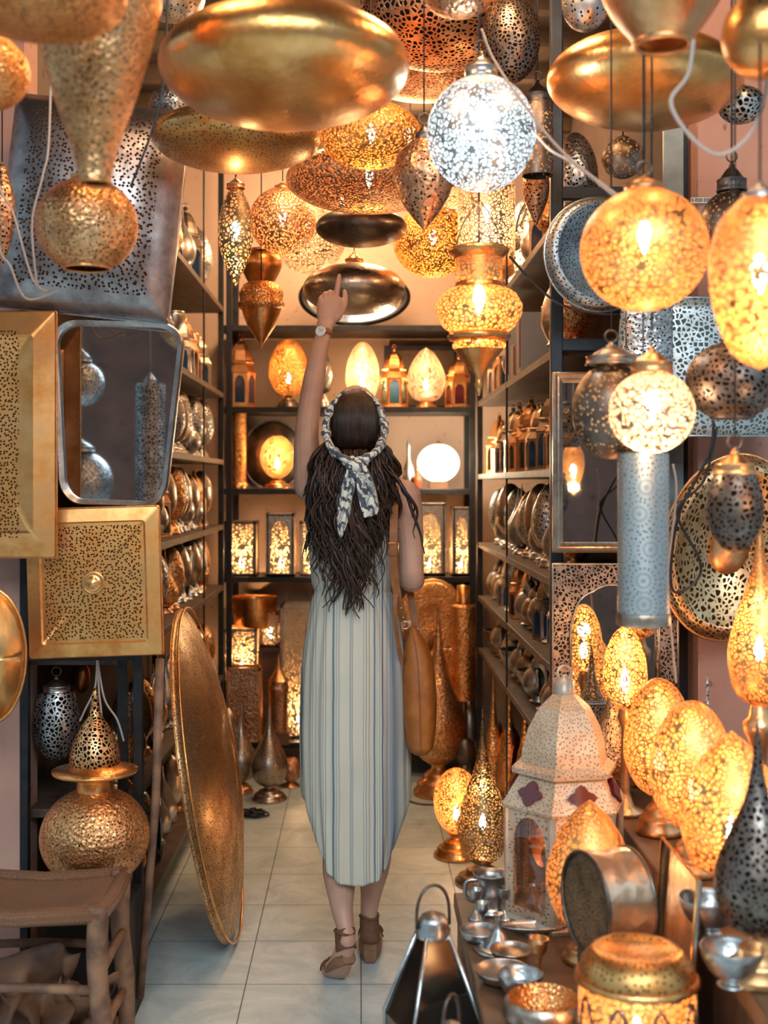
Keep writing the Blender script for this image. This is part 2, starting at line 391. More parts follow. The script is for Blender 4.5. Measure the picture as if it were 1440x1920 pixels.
# ------------------------------------------------------------------ the place
def tile_mat():
    m, t, b = nmat('floor_tiles')
    tcn = N(t, 'ShaderNodeTexCoord'); s = N(t, 'ShaderNodeSeparateXYZ'); L(t, tcn.outputs['Object'], s.inputs[0])
    T = .331
    def line(o, off):
        a = mathn(t, 'FRACT', mathn(t, 'DIVIDE', mathn(t, 'ADD', o, off), T))
        a = mathn(t, 'ABSOLUTE', mathn(t, 'SUBTRACT', a, .5)); return mrange(t, a, .4935, .4965)
    g = mathn(t, 'MAXIMUM', line(s.outputs[0], 10*T), line(s.outputs[1], 10*T-.218))
    n1 = N(t, 'ShaderNodeTexNoise'); n1.inputs['Scale'].default_value = 5; n1.inputs['Detail'].default_value = 7
    n1.inputs['Roughness'].default_value = .7; n1.inputs['Distortion'].default_value = 1.4
    L(t, tcn.outputs['Object'], n1.inputs['Vector'])
    c = mixc(t, mrange(t, n1.outputs[0], .35, .62), (.50, .58, .58), (.74, .80, .79))
    # one tone per tile
    fx = mathn(t, 'FLOOR', mathn(t, 'DIVIDE', mathn(t, 'ADD', s.outputs[0], 10*T), T)); fy = mathn(t, 'FLOOR', mathn(t, 'DIVIDE', mathn(t, 'ADD', s.outputs[1], 10*T-.218), T))
    cb = N(t, 'ShaderNodeCombineXYZ'); L(t, fx, cb.inputs[0]); L(t, fy, cb.inputs[1])
    wn = N(t, 'ShaderNodeTexWhiteNoise'); L(t, cb.outputs[0], wn.inputs[0])
    c = mixc(t, mrange(t, wn.outputs[0], 0, 1, 0, .22), c, (.56, .62, .62))
    n2 = N(t, 'ShaderNodeTexVoronoi'); n2.inputs['Scale'].default_value = 9; L(t, tcn.outputs['Object'], n2.inputs['Vector'])
    c = mixc(t, mrange(t, n2.outputs['Distance'], .02, .035, 1, 0), c, (.12, .10, .08))
    c = mixc(t, g, c, (.13, .13, .12))
    L(t, c, b.inputs['Base Color']); L(t, mrange(t, n1.outputs[0], .3, .7, .5, .32), b.inputs['Roughness'])
    bp = N(t, 'ShaderNodeBump'); bp.inputs['Strength'].default_value = .4; bp.inputs['Distance'].default_value = .003
    L(t, mathn(t, 'SUBTRACT', 1., g), bp.inputs['Height']); L(t, bp.outputs[0], b.inputs['Normal'])
    return m
def plaster(name, a, b2, dark):
    m, t, b = nmat(name); tcn = N(t, 'ShaderNodeTexCoord')
    n1 = N(t, 'ShaderNodeTexNoise'); n1.inputs['Scale'].default_value = 6; n1.inputs['Detail'].default_value = 8; L(t, tcn.outputs['Object'], n1.inputs['Vector'])
    n2 = N(t, 'ShaderNodeTexNoise'); n2.inputs['Scale'].default_value = 22; n2.inputs['Detail'].default_value = 6; L(t, tcn.outputs['Object'], n2.inputs['Vector'])
    c = mixc(t, mrange(t, n1.outputs[0], .3, .7), a, b2); c = mixc(t, mrange(t, n2.outputs[0], .64, .70), c, dark)
    L(t, c, b.inputs['Base Color']); b.inputs['Roughness'].default_value = .85
    bp = N(t, 'ShaderNodeBump'); bp.inputs['Strength'].default_value = .35; bp.inputs['Distance'].default_value = .006
    L(t, n1.outputs[0], bp.inputs['Height']); L(t, bp.outputs[0], b.inputs['Normal']); return m
M['tiles'] = tile_mat()
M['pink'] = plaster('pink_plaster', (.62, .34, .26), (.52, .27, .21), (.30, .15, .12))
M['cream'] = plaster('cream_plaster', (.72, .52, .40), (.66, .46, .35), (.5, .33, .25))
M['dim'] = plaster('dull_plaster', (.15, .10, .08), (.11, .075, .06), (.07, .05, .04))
M['ceil'] = plain('dark_timber_ceiling', (.10, .065, .045), .8, nscale=8, col2=(.05, .035, .03))
def wallbox(name, c, h, mat): return struct(G().box(c, h).out(name, mat, smooth=False))
wallbox('floor', (0, 2.4, -.05), (2.6, 4.4, .05), M['tiles'])
wallbox('wall_back', (0, 6.42, 1.55), (1.6, .06, 1.6), M['cream'])
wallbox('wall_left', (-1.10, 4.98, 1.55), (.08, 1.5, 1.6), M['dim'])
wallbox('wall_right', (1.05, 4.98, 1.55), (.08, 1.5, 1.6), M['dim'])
wallbox('wall_front_left', (-1.80, 3.48, 1.55), (.865, .07, 1.6), M['pink'])
wallbox('wall_front_right', (1.82, 3.48, 1.55), (.885, .07, 1.6), M['pink'])
wallbox('ceiling', (0, 3.6, CEIL+.05), (2.6, 2.95, .05), M['ceil'])
g = G()
for i in range(16): g.box((0, 1.0+i*.36, CEIL-.03), (2.5, .03, .03))
# beams stop on the side walls
struct(g.out('trim_1', plain('ceiling_beam_timber', (.14, .09, .06), .8, nscale=12, col2=(.07, .045, .03)), smooth=False))
# far side of the alley, behind the photographer
wallbox('wall_alley', (0, -2.0, 1.4), (2.6, .08, 1.4), plaster('brown_alley_plaster', (.20, .10, .07), (.11, .06, .045), (.04, .025, .02)))

# ------------------------------------------------------------------ racks
LZ = [.13, .52, .95, 1.24, 1.55, 1.87, 2.28]; RZ = [.12, .65, .90, 1.155, 1.48, 1.83, 2.20]
def rack(name, label, xin, xout, y0, y1, zs, posts, top):
    r = root(name, label, 'shelving', (xin, y0, 0)); sgn = 1 if xout > xin else -1
    for z in zs:
        o = G().box(((xout-xin)/2, (y1-y0)/2, z-.012), (abs(xout-xin)/2, (y1-y0)/2, .012)).out('shelf', M['shelf'], r, smooth=False); bev(o, .002)
    for px, py, wd in posts:
        o = G().box((px-xin, py-y0, top/2), (wd, wd, top/2)).out('post', M['steel'], r, smooth=False); bev(o, .002)
    return r
rack('wall_shelving', 'dark steel shelving crowded with silverware along the left wall', -.66, -1.0, 3.46, 5.92, LZ,
     [(-.672, 3.47, .014), (-.665, 5.2, .004), (-.672, 5.9, .013), (-.99, 3.47, .014), (-.99, 5.9, .013)], CEIL)
rack('wall_shelving', 'dark steel shelving crowded with silverware along the right wall', .56, .93, 3.56, 5.92, RZ,
     [(.57, 3.575, .016), (.563, 4.75, .004), (.57, 5.9, .013), (.92, 3.575, .014), (.92, 5.9, .013)], CEIL)
BZ = [.17, .98, 1.41, 1.81, 2.21]
r = root('wall_shelving', 'black steel shelving with glowing lamps across the back wall', 'shelving', (0, 6.0, 0))
for z in BZ:
    o = G().box((-.06, .17, z-.014), (.62, .165, .014)).out('shelf', M['steel'], r, smooth=False); bev(o, .002)
for px in (-.645, .545):
    for py in (0.01, .34):
        G().box((px, py, 1.3), (.014, .012, 1.3)).out('post', M['steel'], r, smooth=False)
# bluish steel frame closing the front of the right rack
r = root('display_stand', 'blue black steel display frame around the front of the right shelving', 'frame', (.75, 3.5, 0))
for px, wd in ((-.19, .017), (.168, .022)): bev(G().box((px, .03, CEIL/2), (wd, .015, CEIL/2)).out('upright', M['steel_blue'], r, smooth=False))
for z in (1.835, 2.27, 2.62): bev(G().box((0, .03, z), (.18, .013, .018)).out('crossbar', M['steel_blue'], r, smooth=False))
r = root('display_stand', 'blackened steel frame around the front of the left shelving', 'frame', (-.82, 3.42, 0))
for px, wd in ((-.115, .012), (.20, .013)): bev(G().box((px, .0, 1.2), (wd, .014, 1.2)).out('upright', M['steel'], r, smooth=False))
G().box((.04, 0, .96), (.16, .012, .014)).out('crossbar', M['steel'], r, smooth=False)
G().box((.04, 0, 1.93), (.16, .012, .014)).out('crossbar', M['steel'], r, smooth=False)
G().box((.04, 0, 1.30), (.16, .012, .014)).out('crossbar', M['steel'], r, smooth=False)
o = G().tube([P(300, 1235, 3.36), P(292, 1500, 3.34), P(262, 1870, 3.34)], .012, 10).out('wooden_pole', M['wood']); tag(o, 'thin wooden pole leaning beside the front post of the left shelving', 'pole')
# ledge leaf of the right bay
o = G().box(P(1262, 700, 3.47), (.028, .01, .70)).out('door_leaf', plain('pale_blue_paint', (.30, .36, .38), .5, nscale=14, col2=(.2, .25, .28)), smooth=False); bev(o)
tag(o, 'narrow pale grey door leaf beside the pink wall on the right', 'door')
g = G(); g.box((0, 0, 0), (.028, .002, .008)); sg = g.out('plaque', plain('white_plaque', (.75, .72, .68), .4), smooth=False, loc=P(1315, 375, 3.4)); sg.location.y = 3.405
tag(sg, 'small white number plaque fixed on the pink wall', 'sign')
tcv = bpy.data.curves.new('t', 'FONT'); tcv.body = '15 020 0300'; tcv.size = .0135; tcv.align_x = 'CENTER'; tcv.align_y = 'CENTER'; tcv.extrude = .0006
to = bpy.data.objects.new('t', tcv); C.objects.link(to); bpy.context.view_layer.update()
me = bpy.data.meshes.new_from_object(to.evaluated_get(bpy.context.evaluated_depsgraph_get())); C.objects.unlink(to)
me.materials.append(M['steel']); lt = bpy.data.objects.new('lettering', me); C.objects.link(lt); lt.parent = sg; lt.location = (0, -.003, 0); lt.rotation_euler = (PI/2, 0, 0)

# ------------------------------------------------------------------ small ware: one of each, then copies along the shelves
FAR = []
def ware_egg(mat, mat2):
    r = root('egg_lamp', '', 'lamp', (0, 0, 0)); G().lathe(scaled(PR['egg'], .055, .19, .05), 28).out('shade', M[mat], r)
    G().lathe(scaled(BASEP, .036, .055), 24).out('base', M[mat2], r); return r
def ware_tear(mat, mat2):
    r = root('teardrop_lamp', '', 'lamp', (0, 0, 0)); G().lathe(scaled(PR['teardrop'], .055, .235, .03), 28).out('shade', M[mat], r)
    G().lathe(scaled(BASEP, .035, .034), 24).out('base', M[mat2], r); return r
def ware_teapot(mat, mat2):
    r = root('teapot', '', 'teapot', (0, 0, 0))
    G().lathe(cr([(.03, 0), (.034, .006), (.026, .014), (.05, .04), (.058, .07), (.045, .105), (.026, .12)], 4), 28).out('body', M[mat], r)
    G().lathe(cr([(.028, .119), (.03, .124), (.022, .145), (.008, .16), (.006, .168), (.01, .178), (.001, .188)], 4), 24).out('lid', M[mat2], r)
    G().tube(cr([(0, -.05, .05), (0, -.078, .07), (0, -.085, .1), (0, -.102, .125)], 4), [.013]*5+[.009]*4+[.006]*4, 10).out('spout', M[mat], r)
    G().tube(cr([(0, .04, .11), (0, .078, .115), (0, .085, .08), (0, .05, .045)], 4), .0045, 8).out('handle', M[mat2], r); return r
def ware_goblet(mat, mat2):
    r = root('candlestick', '', 'candlestick', (0, 0, 0))
    G().lathe(cr([(.04, 0), (.038, .008), (.014, .02), (.009, .06), (.02, .075), (.01, .09), (.012, .13), (.03, .16), (.036, .19), (.034, .2)], 4), 24).out('stem', M[mat], r)
    G().lathe([(.034, .198), (.037, .2), (.037, .206), (.03, .206), (.028, .18), (.001, .175)], 24).out('cup', M[mat2], r); return r
def ware_plate(mat, mat2):
    r = root('tray', '', 'tray', (0, 0, 0)); R = Matrix.Rotation(math.radians(84), 3, 'X')
    G().lathe([(.001, 0), (.05, .002), (.085, .012), (.10, .02), (.104, .022)], 36, (0, 0, .103), R).out('dish', M[mat], r)
    G().torus((0, -.022, .103), .104, .003, None, 40, 6).out('rim', M[mat2], r); return r
def ware_bowl(mat, mat2):
    r = root('bowl', '', 'bowl', (0, 0, 0)); G().lathe(cr([(.03, 0), (.034, .004), (.022, .016), (.05, .035), (.07, .07), (.074, .09), (.071, .09), (.05, .045), (.001, .03)], 4), 30).out('body', M[mat], r)
    G().torus((0, 0, .09), .0725, .0025, Matrix.Rotation(PI/2, 3, 'X'), 32, 6).out('rim', M[mat2], r); return r
def arch_panel(g, w2, h, iw, ih, z0, zi, R, off, n=10):
    """a flat panel with an arched opening, thickness t"""
    def rectpt(a):
        return a
    inn = [(-iw, zi), (iw, zi)]; outp = [(-w2, z0), (w2, z0)]
    sp = zi+ih*.62
    arc = []
    for k in range(n+1):
        a = PI*k/n; arc.append((iw*math.cos(a), sp+(ih*.38)*math.sin(a)**.8))
    inn = inn+arc; 
    for k in range(n+1):
        f = k/n
        if f < .3: outp.append((w2, z0+(h)*(.6+.4*f/.3)))
        elif f < .7: outp.append((w2-2*w2*(f-.3)/.4, z0+h))
        else: outp.append((-w2, z0+h-(h)*.4*(f-.7)/.3))
    def pl(lp, y): return [R @ Vector((p[0], y, p[1])) + off for p in lp]
    t = .003; g.loops([pl(outp, -t), pl(inn, -t), pl(inn, t), pl(outp, t), pl(outp, -t)])
def lantern(label, loc, R, H, n=6, met='brass_dots', glass='glass_dark', frame='brass', group=None, skirtglass=None, glow=None, name='lantern', rotz=0., panes=None, glassy=True):
    """domed lantern: body with arched openings, skirt roof, dome, finial and ring"""
    r = root(name, label, 'lantern', loc, group); r.rotation_euler = (0, 0, rotz)
    hb = H*.44; hs = H*.13; hd = H*.28
    ap = R*math.cos(PI/n)
    gb = G(); gg = G(); gp = G()
    for k in range(n):
        a = 2*PI*(k+.5)/n; Rm = Matrix.Rotation(a+PI/2, 3, 'Z'); off = Vector((ap*math.cos(a), ap*math.sin(a), 0))
        w2 = R*math.sin(PI/n)
        arch_panel(gb, w2, hb, w2*.72, hb*.86, H*.03, H*.03+hb*.08, Rm, off)
        o2 = off*.985
        gg.add([Rm @ Vector((x, 0, z))+o2 for x, z in ((-w2*.8, H*.05), (w2*.8, H*.05), (w2*.8, hb*.98), (-w2*.8, hb*.98))], [(0, 1, 2, 3)])
        a2 = 2*PI*k/n; gp.box((R*math.cos(a2), R*math.sin(a2), H*.03+hb/2), (R*.045, R*.045, hb/2), Matrix.Rotation(a2, 3, 'Z'))
        if name == 'hexagonal_lantern': gp.out('corner_post', M[frame], r, smooth=False); gp = G()
    gb.out('body', M[met], r, smooth=False)
    if glassy: gg.out('glass', M[glass], r, smooth=False)
    if gp.v: gp.out('corner_post', M[frame], r, smooth=False)
    def ring(prof): 
        q = G(); q.lathe(prof, n); return q
    q = ring([(0, 0), (R*1.06, 0), (R*1.08, H*.015), (R*1.04, H*.03), (0, H*.031)]); q.out('base', M[frame], r, smooth=False)
    zt = H*.03+hb
    q = ring([(R*1.08, zt-.002), (R*1.10, zt+H*.01), (R*.78, zt+hs), (R*.76, zt+hs)]); q.out('skirt_roof', M[met], r, smooth=False)
    if skirtglass:
        for k in range(n):
            a = 2*PI*(k+.5)/n; c1, c2 = math.cos(PI/n)*R*1.0, math.cos(PI/n)*R*.84; Rm = Matrix.Rotation(a-PI/2, 3, 'Z')
            mid = (c1+c2)/2+.004; zz = zt+hs*.52; wq = R*.21
            sl = math.atan2(hs*.99, (c1-c2)*1.6)
            R2 = Rm @ Matrix.Rotation(-(PI/2-sl)*-1, 3, 'X')
            q2 = G(); pts = []
            for i in range(16):
                an = 2*PI*i/16; rr = wq*(1+.22*math.cos(4*an)); pts.append(rr*Vector((math.cos(an), 0, math.sin(an)*.85)))
            base = Rm @ Vector((0, mid+.003, zz))
            nrm = Rm @ Vector((0, math.sin(sl), math.cos(sl))); upv = Rm @ Vector((0, -math.cos(sl), math.sin(sl))); rx = Rm @ Vector((1, 0, 0))
            top_ = [base+rx*p.x+upv*p.z+nrm*.006 for p in pts]; bot = [base+rx*p.x+upv*p.z-nrm*.01 for p in pts]
            q2.loops([bot, top_], capend=True); q2.out('coloured_pane', M[skirtglass], r, smooth=False)
    zd = zt+hs
    q = ring([(R*.8, zd-.002), (R*.92, zd+H*.008), (R*.93, zd+H*.028), (R*.8, zd+H*.045), (R*.76, zd+H*.045)]); q.out('collar', M[met], r, smooth=False)
    zd += H*.045
    q = ring([(R*.76, zd-.002), (R*.74, zd+hd*.2), (R*.64, zd+hd*.5), (R*.45, zd+hd*.8), (R*.2, zd+hd)]); q.out('dome', M[met], r, smooth=False)
    zd += hd
    G().lathe([(R*.17, zd-.003), (R*.16, zd+H*.06), (R*.06, zd+H*.065), (R*.04, zd+H*.08)], 16).out('finial', M[frame], r)
    G().torus((0, 0, zd+H*.085), H*.03, H*.006, None, 24, 8).out('ring', M[frame], r)
    if glow: bulb(r, H*.12, glow, down=False)
    return r

ORD = ['first', 'second', 'third', 'fourth', 'fifth', 'sixth', 'seventh', 'eighth', 'ninth', 'tenth', 'eleventh', 'twelfth', 'thirteenth', 'fourteenth', 'fifteenth', 'sixteenth', 'seventeenth', 'eighteenth']
PROTO = {
 'silver egg-shaped lamp': ware_egg('silver_dots', 'silver'), 'nickel egg-shaped lamp': ware_egg('warm_silver', 'silver'),
 'brass egg-shaped lamp': ware_egg('brass_dots', 'brass'), 'silver teardrop lamp': ware_tear('silver', 'silver'),
 'brass teardrop lamp': ware_tear('brass_dots', 'brass'), 'silver teapot': ware_teapot('silver', 'silver'),
 'nickel teapot': ware_teapot('warm_silver', 'warm_silver'), 'silver candlestick': ware_goblet('silver', 'silver'),
 'brass candlestick': ware_goblet('brass', 'brass'), 'upright brass dish': ware_plate('gold', 'brass'),
 'upright silver dish': ware_plate('silver_slots', 'silver'), 'silver bowl': ware_bowl('silver', 'silver'),
 'small brass lantern': lantern('', (0, 0, 0), .05, .235, 6, 'brass', 'glass_dark', 'brass'),
 'small nickel lantern': lantern('', (0, 0, 0), .05, .235, 6, 'warm_silver', 'glass_blue', 'silver'),
}
HT = {k: (.24 if 'egg' in k else .265 if 'tear' in k else .19 if 'teapot' in k else .205 if 'candle' in k else .207 if 'dish' in k else .092 if 'bowl' in k else .235) for k in PROTO}
usedp = set()
def put(kind, x, y, z, rz, sc, label, group):
    p = PROTO[kind]
    if kind not in usedp:
        usedp.add(kind); p.location = (x, y, z); p.rotation_euler = (0, 0, rz); p.scale = (sc,)*3; p['label'] = label; p['group'] = group; return p
    return dup(p, (x, y, z), rz, sc, label, group)
def row(side, idx, z, clear, kinds, y0, y1, step, x, seed, big=1.0):
    rnd = random.Random(seed); cnt = {}; y = y0; k = 0
    while y < y1:
        kd = kinds[k % len(kinds)] if isinstance(kinds, list) else kinds
        cnt[kd] = cnt.get(kd, 0)+1
        sc = min(clear*.94/HT[kd], rnd.uniform(.9, 1.12)*1.08*big); rad = (.104 if 'dish' in kd else .075 if 'bowl' in kd or 'teapot' in kd else .055)*sc
        xx = x+rnd.uniform(-.012, .012)
        lab = '%s on the %s %s shelf up, %s such from the front' % (kd, ORD[idx], side, ORD[cnt[kd]-1+(2 if seed == 15 else 0)])
        rz = rnd.uniform(-.4, .4) if 'dish' not in kd else (-PI/2 if side == 'right' else PI/2)+rnd.uniform(-.3, .3)
        put(kd, xx, y, z+.0005, rz, sc, lab, 'ware on the %s %s shelf' % (ORD[idx], side))
        y += step*rnd.uniform(.95, 1.1); k += 1
E, NE, BE, ST, BT = 'silver egg-shaped lamp', 'nickel egg-shaped lamp', 'brass egg-shaped lamp', 'silver teardrop lamp', 'brass teardrop lamp'
TP, NT, SC, BC, BD, SD, SB, BL, NL = 'silver teapot', 'nickel teapot', 'silver candlestick', 'brass candlestick', 'upright brass dish', 'upright silver dish', 'silver bowl', 'small brass lantern', 'small nickel lantern'
XL, XR = -.745, .65
row('left', 0, LZ[0], .36, [ST, NE, BT, E, SD, ST], 3.70, 5.75, .15, XL, 1)
row('left', 1, LZ[1], .38, [BT, ST, NE, BE, SD], 3.72, 5.75, .15, XL, 2)
row('left', 2, LZ[2], .26, [BT, BE, ST, NE, SC, NE, E], 3.68, 5.75, .128, XL, 3)
row('left', 3, LZ[3], .28, [BE, E, NE, ST, NE, TP, BL, NE], 3.70, 5.75, .128, XL, 4)
row('left', 4, LZ[4], .29, [NE, E, NE, E, NE, TP, E], 3.70, 5.75, .125, XL, 5)
row('left', 5, LZ[5], .38, [NL, SC, NL, BL, NE, BC, NL], 3.72, 5.75, .14, XL, 6)
row('left', 6, LZ[6], .5, [SD, ST, NL, SD, E, NL, BT], 3.74, 5.72, .165, XL, 7, 1.25)
row('right', 1, RZ[1], .23, [TP, SB, TP, NT, SC, TP, SB, NT], 3.70, 5.75, .14, XR, 8)
row('right', 2, RZ[2], .235, [BL, BL, NL, SC, NL, TP, NT, TP], 3.74, 5.75, .125, XR, 9)
row('right', 3, RZ[3], .30, [BE, ST, ST, E, NE, ST, NE, E], 3.74, 5.75, .125, XR, 10)
row('right', 4, RZ[4], .33, [BL, BL, BL, NL, NL, NL, BL, NL], 3.74, 5.75, .115, XR, 11)
row('right', 5, RZ[5], .34, [BE, BT, NE, SC, NL], 3.74, 4.3, .14, XR, 12)
row('right', 5, RZ[5], .34, [ST, NL, E, BL], 5.0, 5.75, .14, XR, 15)
row('right', 6, RZ[6], .5, [E, SD, BE, NL, ST, SD], 3.76, 5.72, .17, XR, 13, 1.25)
row('right', 0, RZ[0], .45, [BD, BT, BT, BD, ST, BE], 3.75, 5.6, .15, XR, 14)
for kd in PROTO:
    if kd not in usedp: put(kd, .8, 4.2, RZ[2], 0, .8, kd+' tucked behind the others on the third right shelf', 'ware')
# boxes with red spines on the sixth right shelf
for i, (y, hh, c, nm) in enumerate(((4.45, .22, (.55, .5, .46), 'tall cream cardboard box with a red edge on the sixth right shelf'),
                               (4.62, .13, (.42, .34, .28), 'low tan cardboard box behind the cream box on the sixth right shelf'),
                               (4.80, .26, (.5, .47, .46), 'grey cardboard box at the far end of the sixth right shelf'))):
    r = root('cardboard_box', nm, 'box', (.65, y, RZ[5]), 'boxes on the sixth right shelf')
    bev(G().box((0, 0, hh/2), (.08, .06, hh/2)).out('carton', plain('carton_%s' % nm[:4], c, .7), r, smooth=False), .002)
    G().box((-.081, -.045, hh/2), (.002, .012, hh*.4)).out('red_edge', plain('red_card_%s' % nm[:4], (.25, .02, .02), .6), r, smooth=False)
# ------------------------------------------------------------------ plates, mirrors and frames hung at the front
def rrect(w2, h2, rad, y, n=6, taper=0.):
    o = []
    for cx, cz, a0 in ((w2-rad, h2-rad, 0), (-w2+rad, h2-rad, 90), (-w2+rad, -h2+rad, 180), (w2-rad, -h2+rad, 270)):
        for k in range(n+1):
            a = math.radians(a0+90*k/n); px, pz = cx+rad*math.cos(a), cz+rad*math.sin(a)
            o.append(Vector((px*(1+taper*(pz/h2)), y, pz)))
    return o
def wallplate(name, label, cat, x0, y0, x1, y1, d, lps, mat, rimmat=None, rot=None, th=.002, rimr=.003, boss=None, group=None):
    c = P((x0+x1)/2, (y0+y1)/2, d); w2, h2 = (x1-x0)/2/F*d, (y1-y0)/2/F*d
    r = root(name, label, cat, c, group)
    if rot: r.rotation_euler = rot
    L_ = [rrect(w2*a, h2*b, rad, y) for a, b, rad, y in lps]
    o = solid(autosm(G().loops(L_, capend=True).out('plate', M[mat], r)), th)
    if rimmat:
        q = L_[0]; g = G(); g.tube(q+[q[0], q[1]], rimr, 6); g.out('rim', M[rimmat], r)
    if boss:
        R = Matrix.Rotation(PI/2, 3, 'X')
        G().lathe(scaled([(1, 0), (.98, .3), (.8, .4), (.75, .3), (.5, .75), (.0, 1)], boss, .018), 30, (0, boss_y(lps)+.001, 0), R).out('boss', M['gold'], r)
    return r
def boss_y(lps): return lps[-1][3]
def pier(key, col, col2, w2, h2, pat='slots', scale=62, thr=.2, uv=False):
    M[key] = metal(key, col, col2, .28, pat, scale, thr, bump=.6, uv=uv, hole=(.05, .02, .008), band=((0, w2), (2, h2)))
d = 3.18
pier('panel_pierced_gold', GOLD, GOLD2, .079, .265, scale=105, thr=.34)
wallplate('pierced_wall_light', 'tall flanged brass panel with pierced middle above the pink wall on the left edge', 'panel', -135, 585, 108, 1045, d,
          [(1, 1, .004, 0), (.985, .99, .004, -.012), (.70, .80, .01, -.035), (.66, .78, .01, -.03), (.3, .4, .02, -.03)], 'panel_pierced_gold', 'gold', rot=(0, 0, -.05))
d = 3.27
pier('panel_pierced_square', (1.0, .54, .20), GOLD2, .128, .15, scale=110, thr=.33)
wallplate('pierced_wall_light', 'square hammered brass panel with a round boss hung under the rounded mirror', 'panel', 54, 952, 302, 1230, d,
          [(1, 1, .006, 0), (.985, .985, .006, -.016), (.80, .82, .01, -.022), (.77, .80, .01, -.018), (.3, .3, .03, -.024)], 'panel_pierced_square', 'gold', rot=(0, -.03, .03), boss=.032)
# big silver curved shade
d = 3.2
pier('shade_pierced_silver', (.46, .42, .42), (.2, .17, .17), .17, .23, scale=85, thr=.33)
q = wallplate('silver_wall_shade', 'large dark silver pierced shade with curled corners hung behind the left pendants', 'lamp', 10, 185, 335, 590, d,
          [(1, 1, .01, .03), (1.0, .99, .015, 0), (.86, .88, .04, -.045), (.6, .62, .08, -.075), (.25, .25, .05, -.085)], 'shade_pierced_silver', 'silver', rot=(-.06, .10, .05))
# rounded mirror
c = P(218, 775, 3.30); r = root('rounded_mirror', 'rounded silver-framed mirror narrowing downward beside the tall brass panel', 'mirror', c)
w2, h2 = 113/F*3.3, 174/F*3.3
Ls = [rrect(w2*a, h2*b, rad, y, 8, .13) for a, b, rad, y in ((1, 1, .07, .01), (1, 1, .07, -.014), (.975, .985, .065, -.02), (.90, .935, .055, -.010), (.90, .935, .055, .012), (1, 1, .07, .01))]
autosm(G().loops(Ls).out('frame', M['silver'], r))
G().loops([rrect(w2*.905, h2*.94, .055, .004, 8, .13), rrect(w2*.5, h2*.5, .03, .004, 8, .13)], capend=True).out('mirror_glass', M['mirror'], r, smooth=False)
r.rotation_euler = (0, .03, 0)
# framed mirror on the right
def flatframe(name, label, x0, y0, x1, y1, d, fw, mat, glass, rot=None, fmat2=None):
    c = P((x0+x1)/2, (y0+y1)/2, d); w2, h2 = (x1-x0)/2/F*d, (y1-y0)/2/F*d; r = root(name, label, 'mirror', c)
    Ls = [rrect(w2-a, h2-a, .001, y, 2) for a, y in ((0, .012), (0, -.01), (fw*.2, -.016), (fw*.45, -.010), (fw*.6, -.012), (fw*.85, -.004), (fw, -.002), (fw, .012), (0, .012))]
    autosm(G().loops(Ls).out('frame', M[mat], r, smooth=True), .4)
    G().box((0, .008, 0), (w2-fw*.9, .002, h2-fw*.9)).out('mirror_glass', M[glass], r, smooth=False)
    if rot: r.rotation_euler = rot
    return r
flatframe('framed_mirror', 'rectangular mirror in a worn silver frame beside the silver tube lamp', 1036, 698, 1240, 1036, 3.36, .028, 'warm_silver', 'mirror', rot=(0, 0, 0))
# carved arch frame
M['carved'] = metal('carved_nickel', (.60, .52, .45), (.22, .17, .14), .3, 'lattice', 92, .13, bump=1.0, hole=(.035, .025, .02))
c = P(1152, 1205, 3.40); r = root('arched_mirror', 'ornate carved nickel mirror with a scalloped arch under the framed mirror', 'mirror', c)
w2, h2 = 117/F*3.4, 148/F*3.4
def arc_in():
    o = []; iw = w2-.052
    for k in range(25):
        t = k/24; a = PI*t; rr = 1+.035*abs(math.sin(4.5*a))
        o.append((iw*math.cos(a)*rr, h2*.10+h2*.62*abs(math.sin(a))**.8*rr))
    o = [(iw, -h2+.05)]+o+[(-iw, -h2+.05)]; return o
inn = arc_in(); outp = [(w2, -h2)]
for k in range(25):
    t = k/24
    if t <= .25: outp.append((w2, h2*(.1+.9*t/.25)))
    elif t < .75: outp.append((w2-2*w2*(t-.25)/.5, h2))
    else: outp.append((-w2, h2-h2*.9*(t-.75)/.25))
outp.append((-w2, -h2))
pl = lambda lp, y: [Vector((p[0], y, p[1])) for p in lp]
G().loops([pl(outp, .012), pl(outp, -.012), pl(inn, -.012), pl(inn, .012), pl(outp, .012)]).out('frame', M['carved'], r, smooth=False)
g = G(); q = pl(inn, -.013); g.tube(q+[q[0]], .0035, 6); q = pl(outp, -.013); g.tube(q+[q[0]], .0035, 6); g.out('beading', M['warm_silver'], r)
G().box((0, .008, 0), (w2*.92, .002, h2*.94)).out('mirror_glass', M['mirror'], r, smooth=False)
# round plates
def roundplate(label, x, y, wd, d, mat, rimmat, rot=None, prof=None, group=None, hh=None, name='round_plate', boss=None):
    R = wd/2/F*d; r = root(name, label, 'plate', P(x, y, d), group)
    Rm = Matrix.Rotation(PI/2, 3, 'X')
    pr = prof or [(1, -.02), (.97, 0), (.86, .03), (.82, .02), (.6, .0), (.3, -.03), (.001, -.04)]
    solid(G().lathe([(a*R, b) for a, b in pr], 64, (0, 0, 0), Rm).out('dish', M[mat], r), .0015)
    G().torus((0, -pr[0][1], 0), R, .004, None, 64, 8).out('rim', M[rimmat], r)
    if boss: G().lathe([(boss*R, 0), (boss*R*.9, .012), (boss*R*.5, .02), (.001, .024)], 40, (0, .03, 0), Rm).out('boss', M[rimmat], r)
    r.rotation_euler = rot or (0, 0, 0)
    if hh: r.scale = (1, 1, hh/wd)
    return r
M['plate_silver'] = metal('plate_silver_pierced', (.66, .72, .74), (.3, .33, .35), .3, 'slots', 75, .25, bump=.6, hole=(.03, .04, .05))
M['plate_gold'] = metal('plate_gold_pierced', (.78, .56, .32), (.42, .25, .12), .28, 'lattice', 85, .17, bump=.7, hole=(.05, .025, .01))
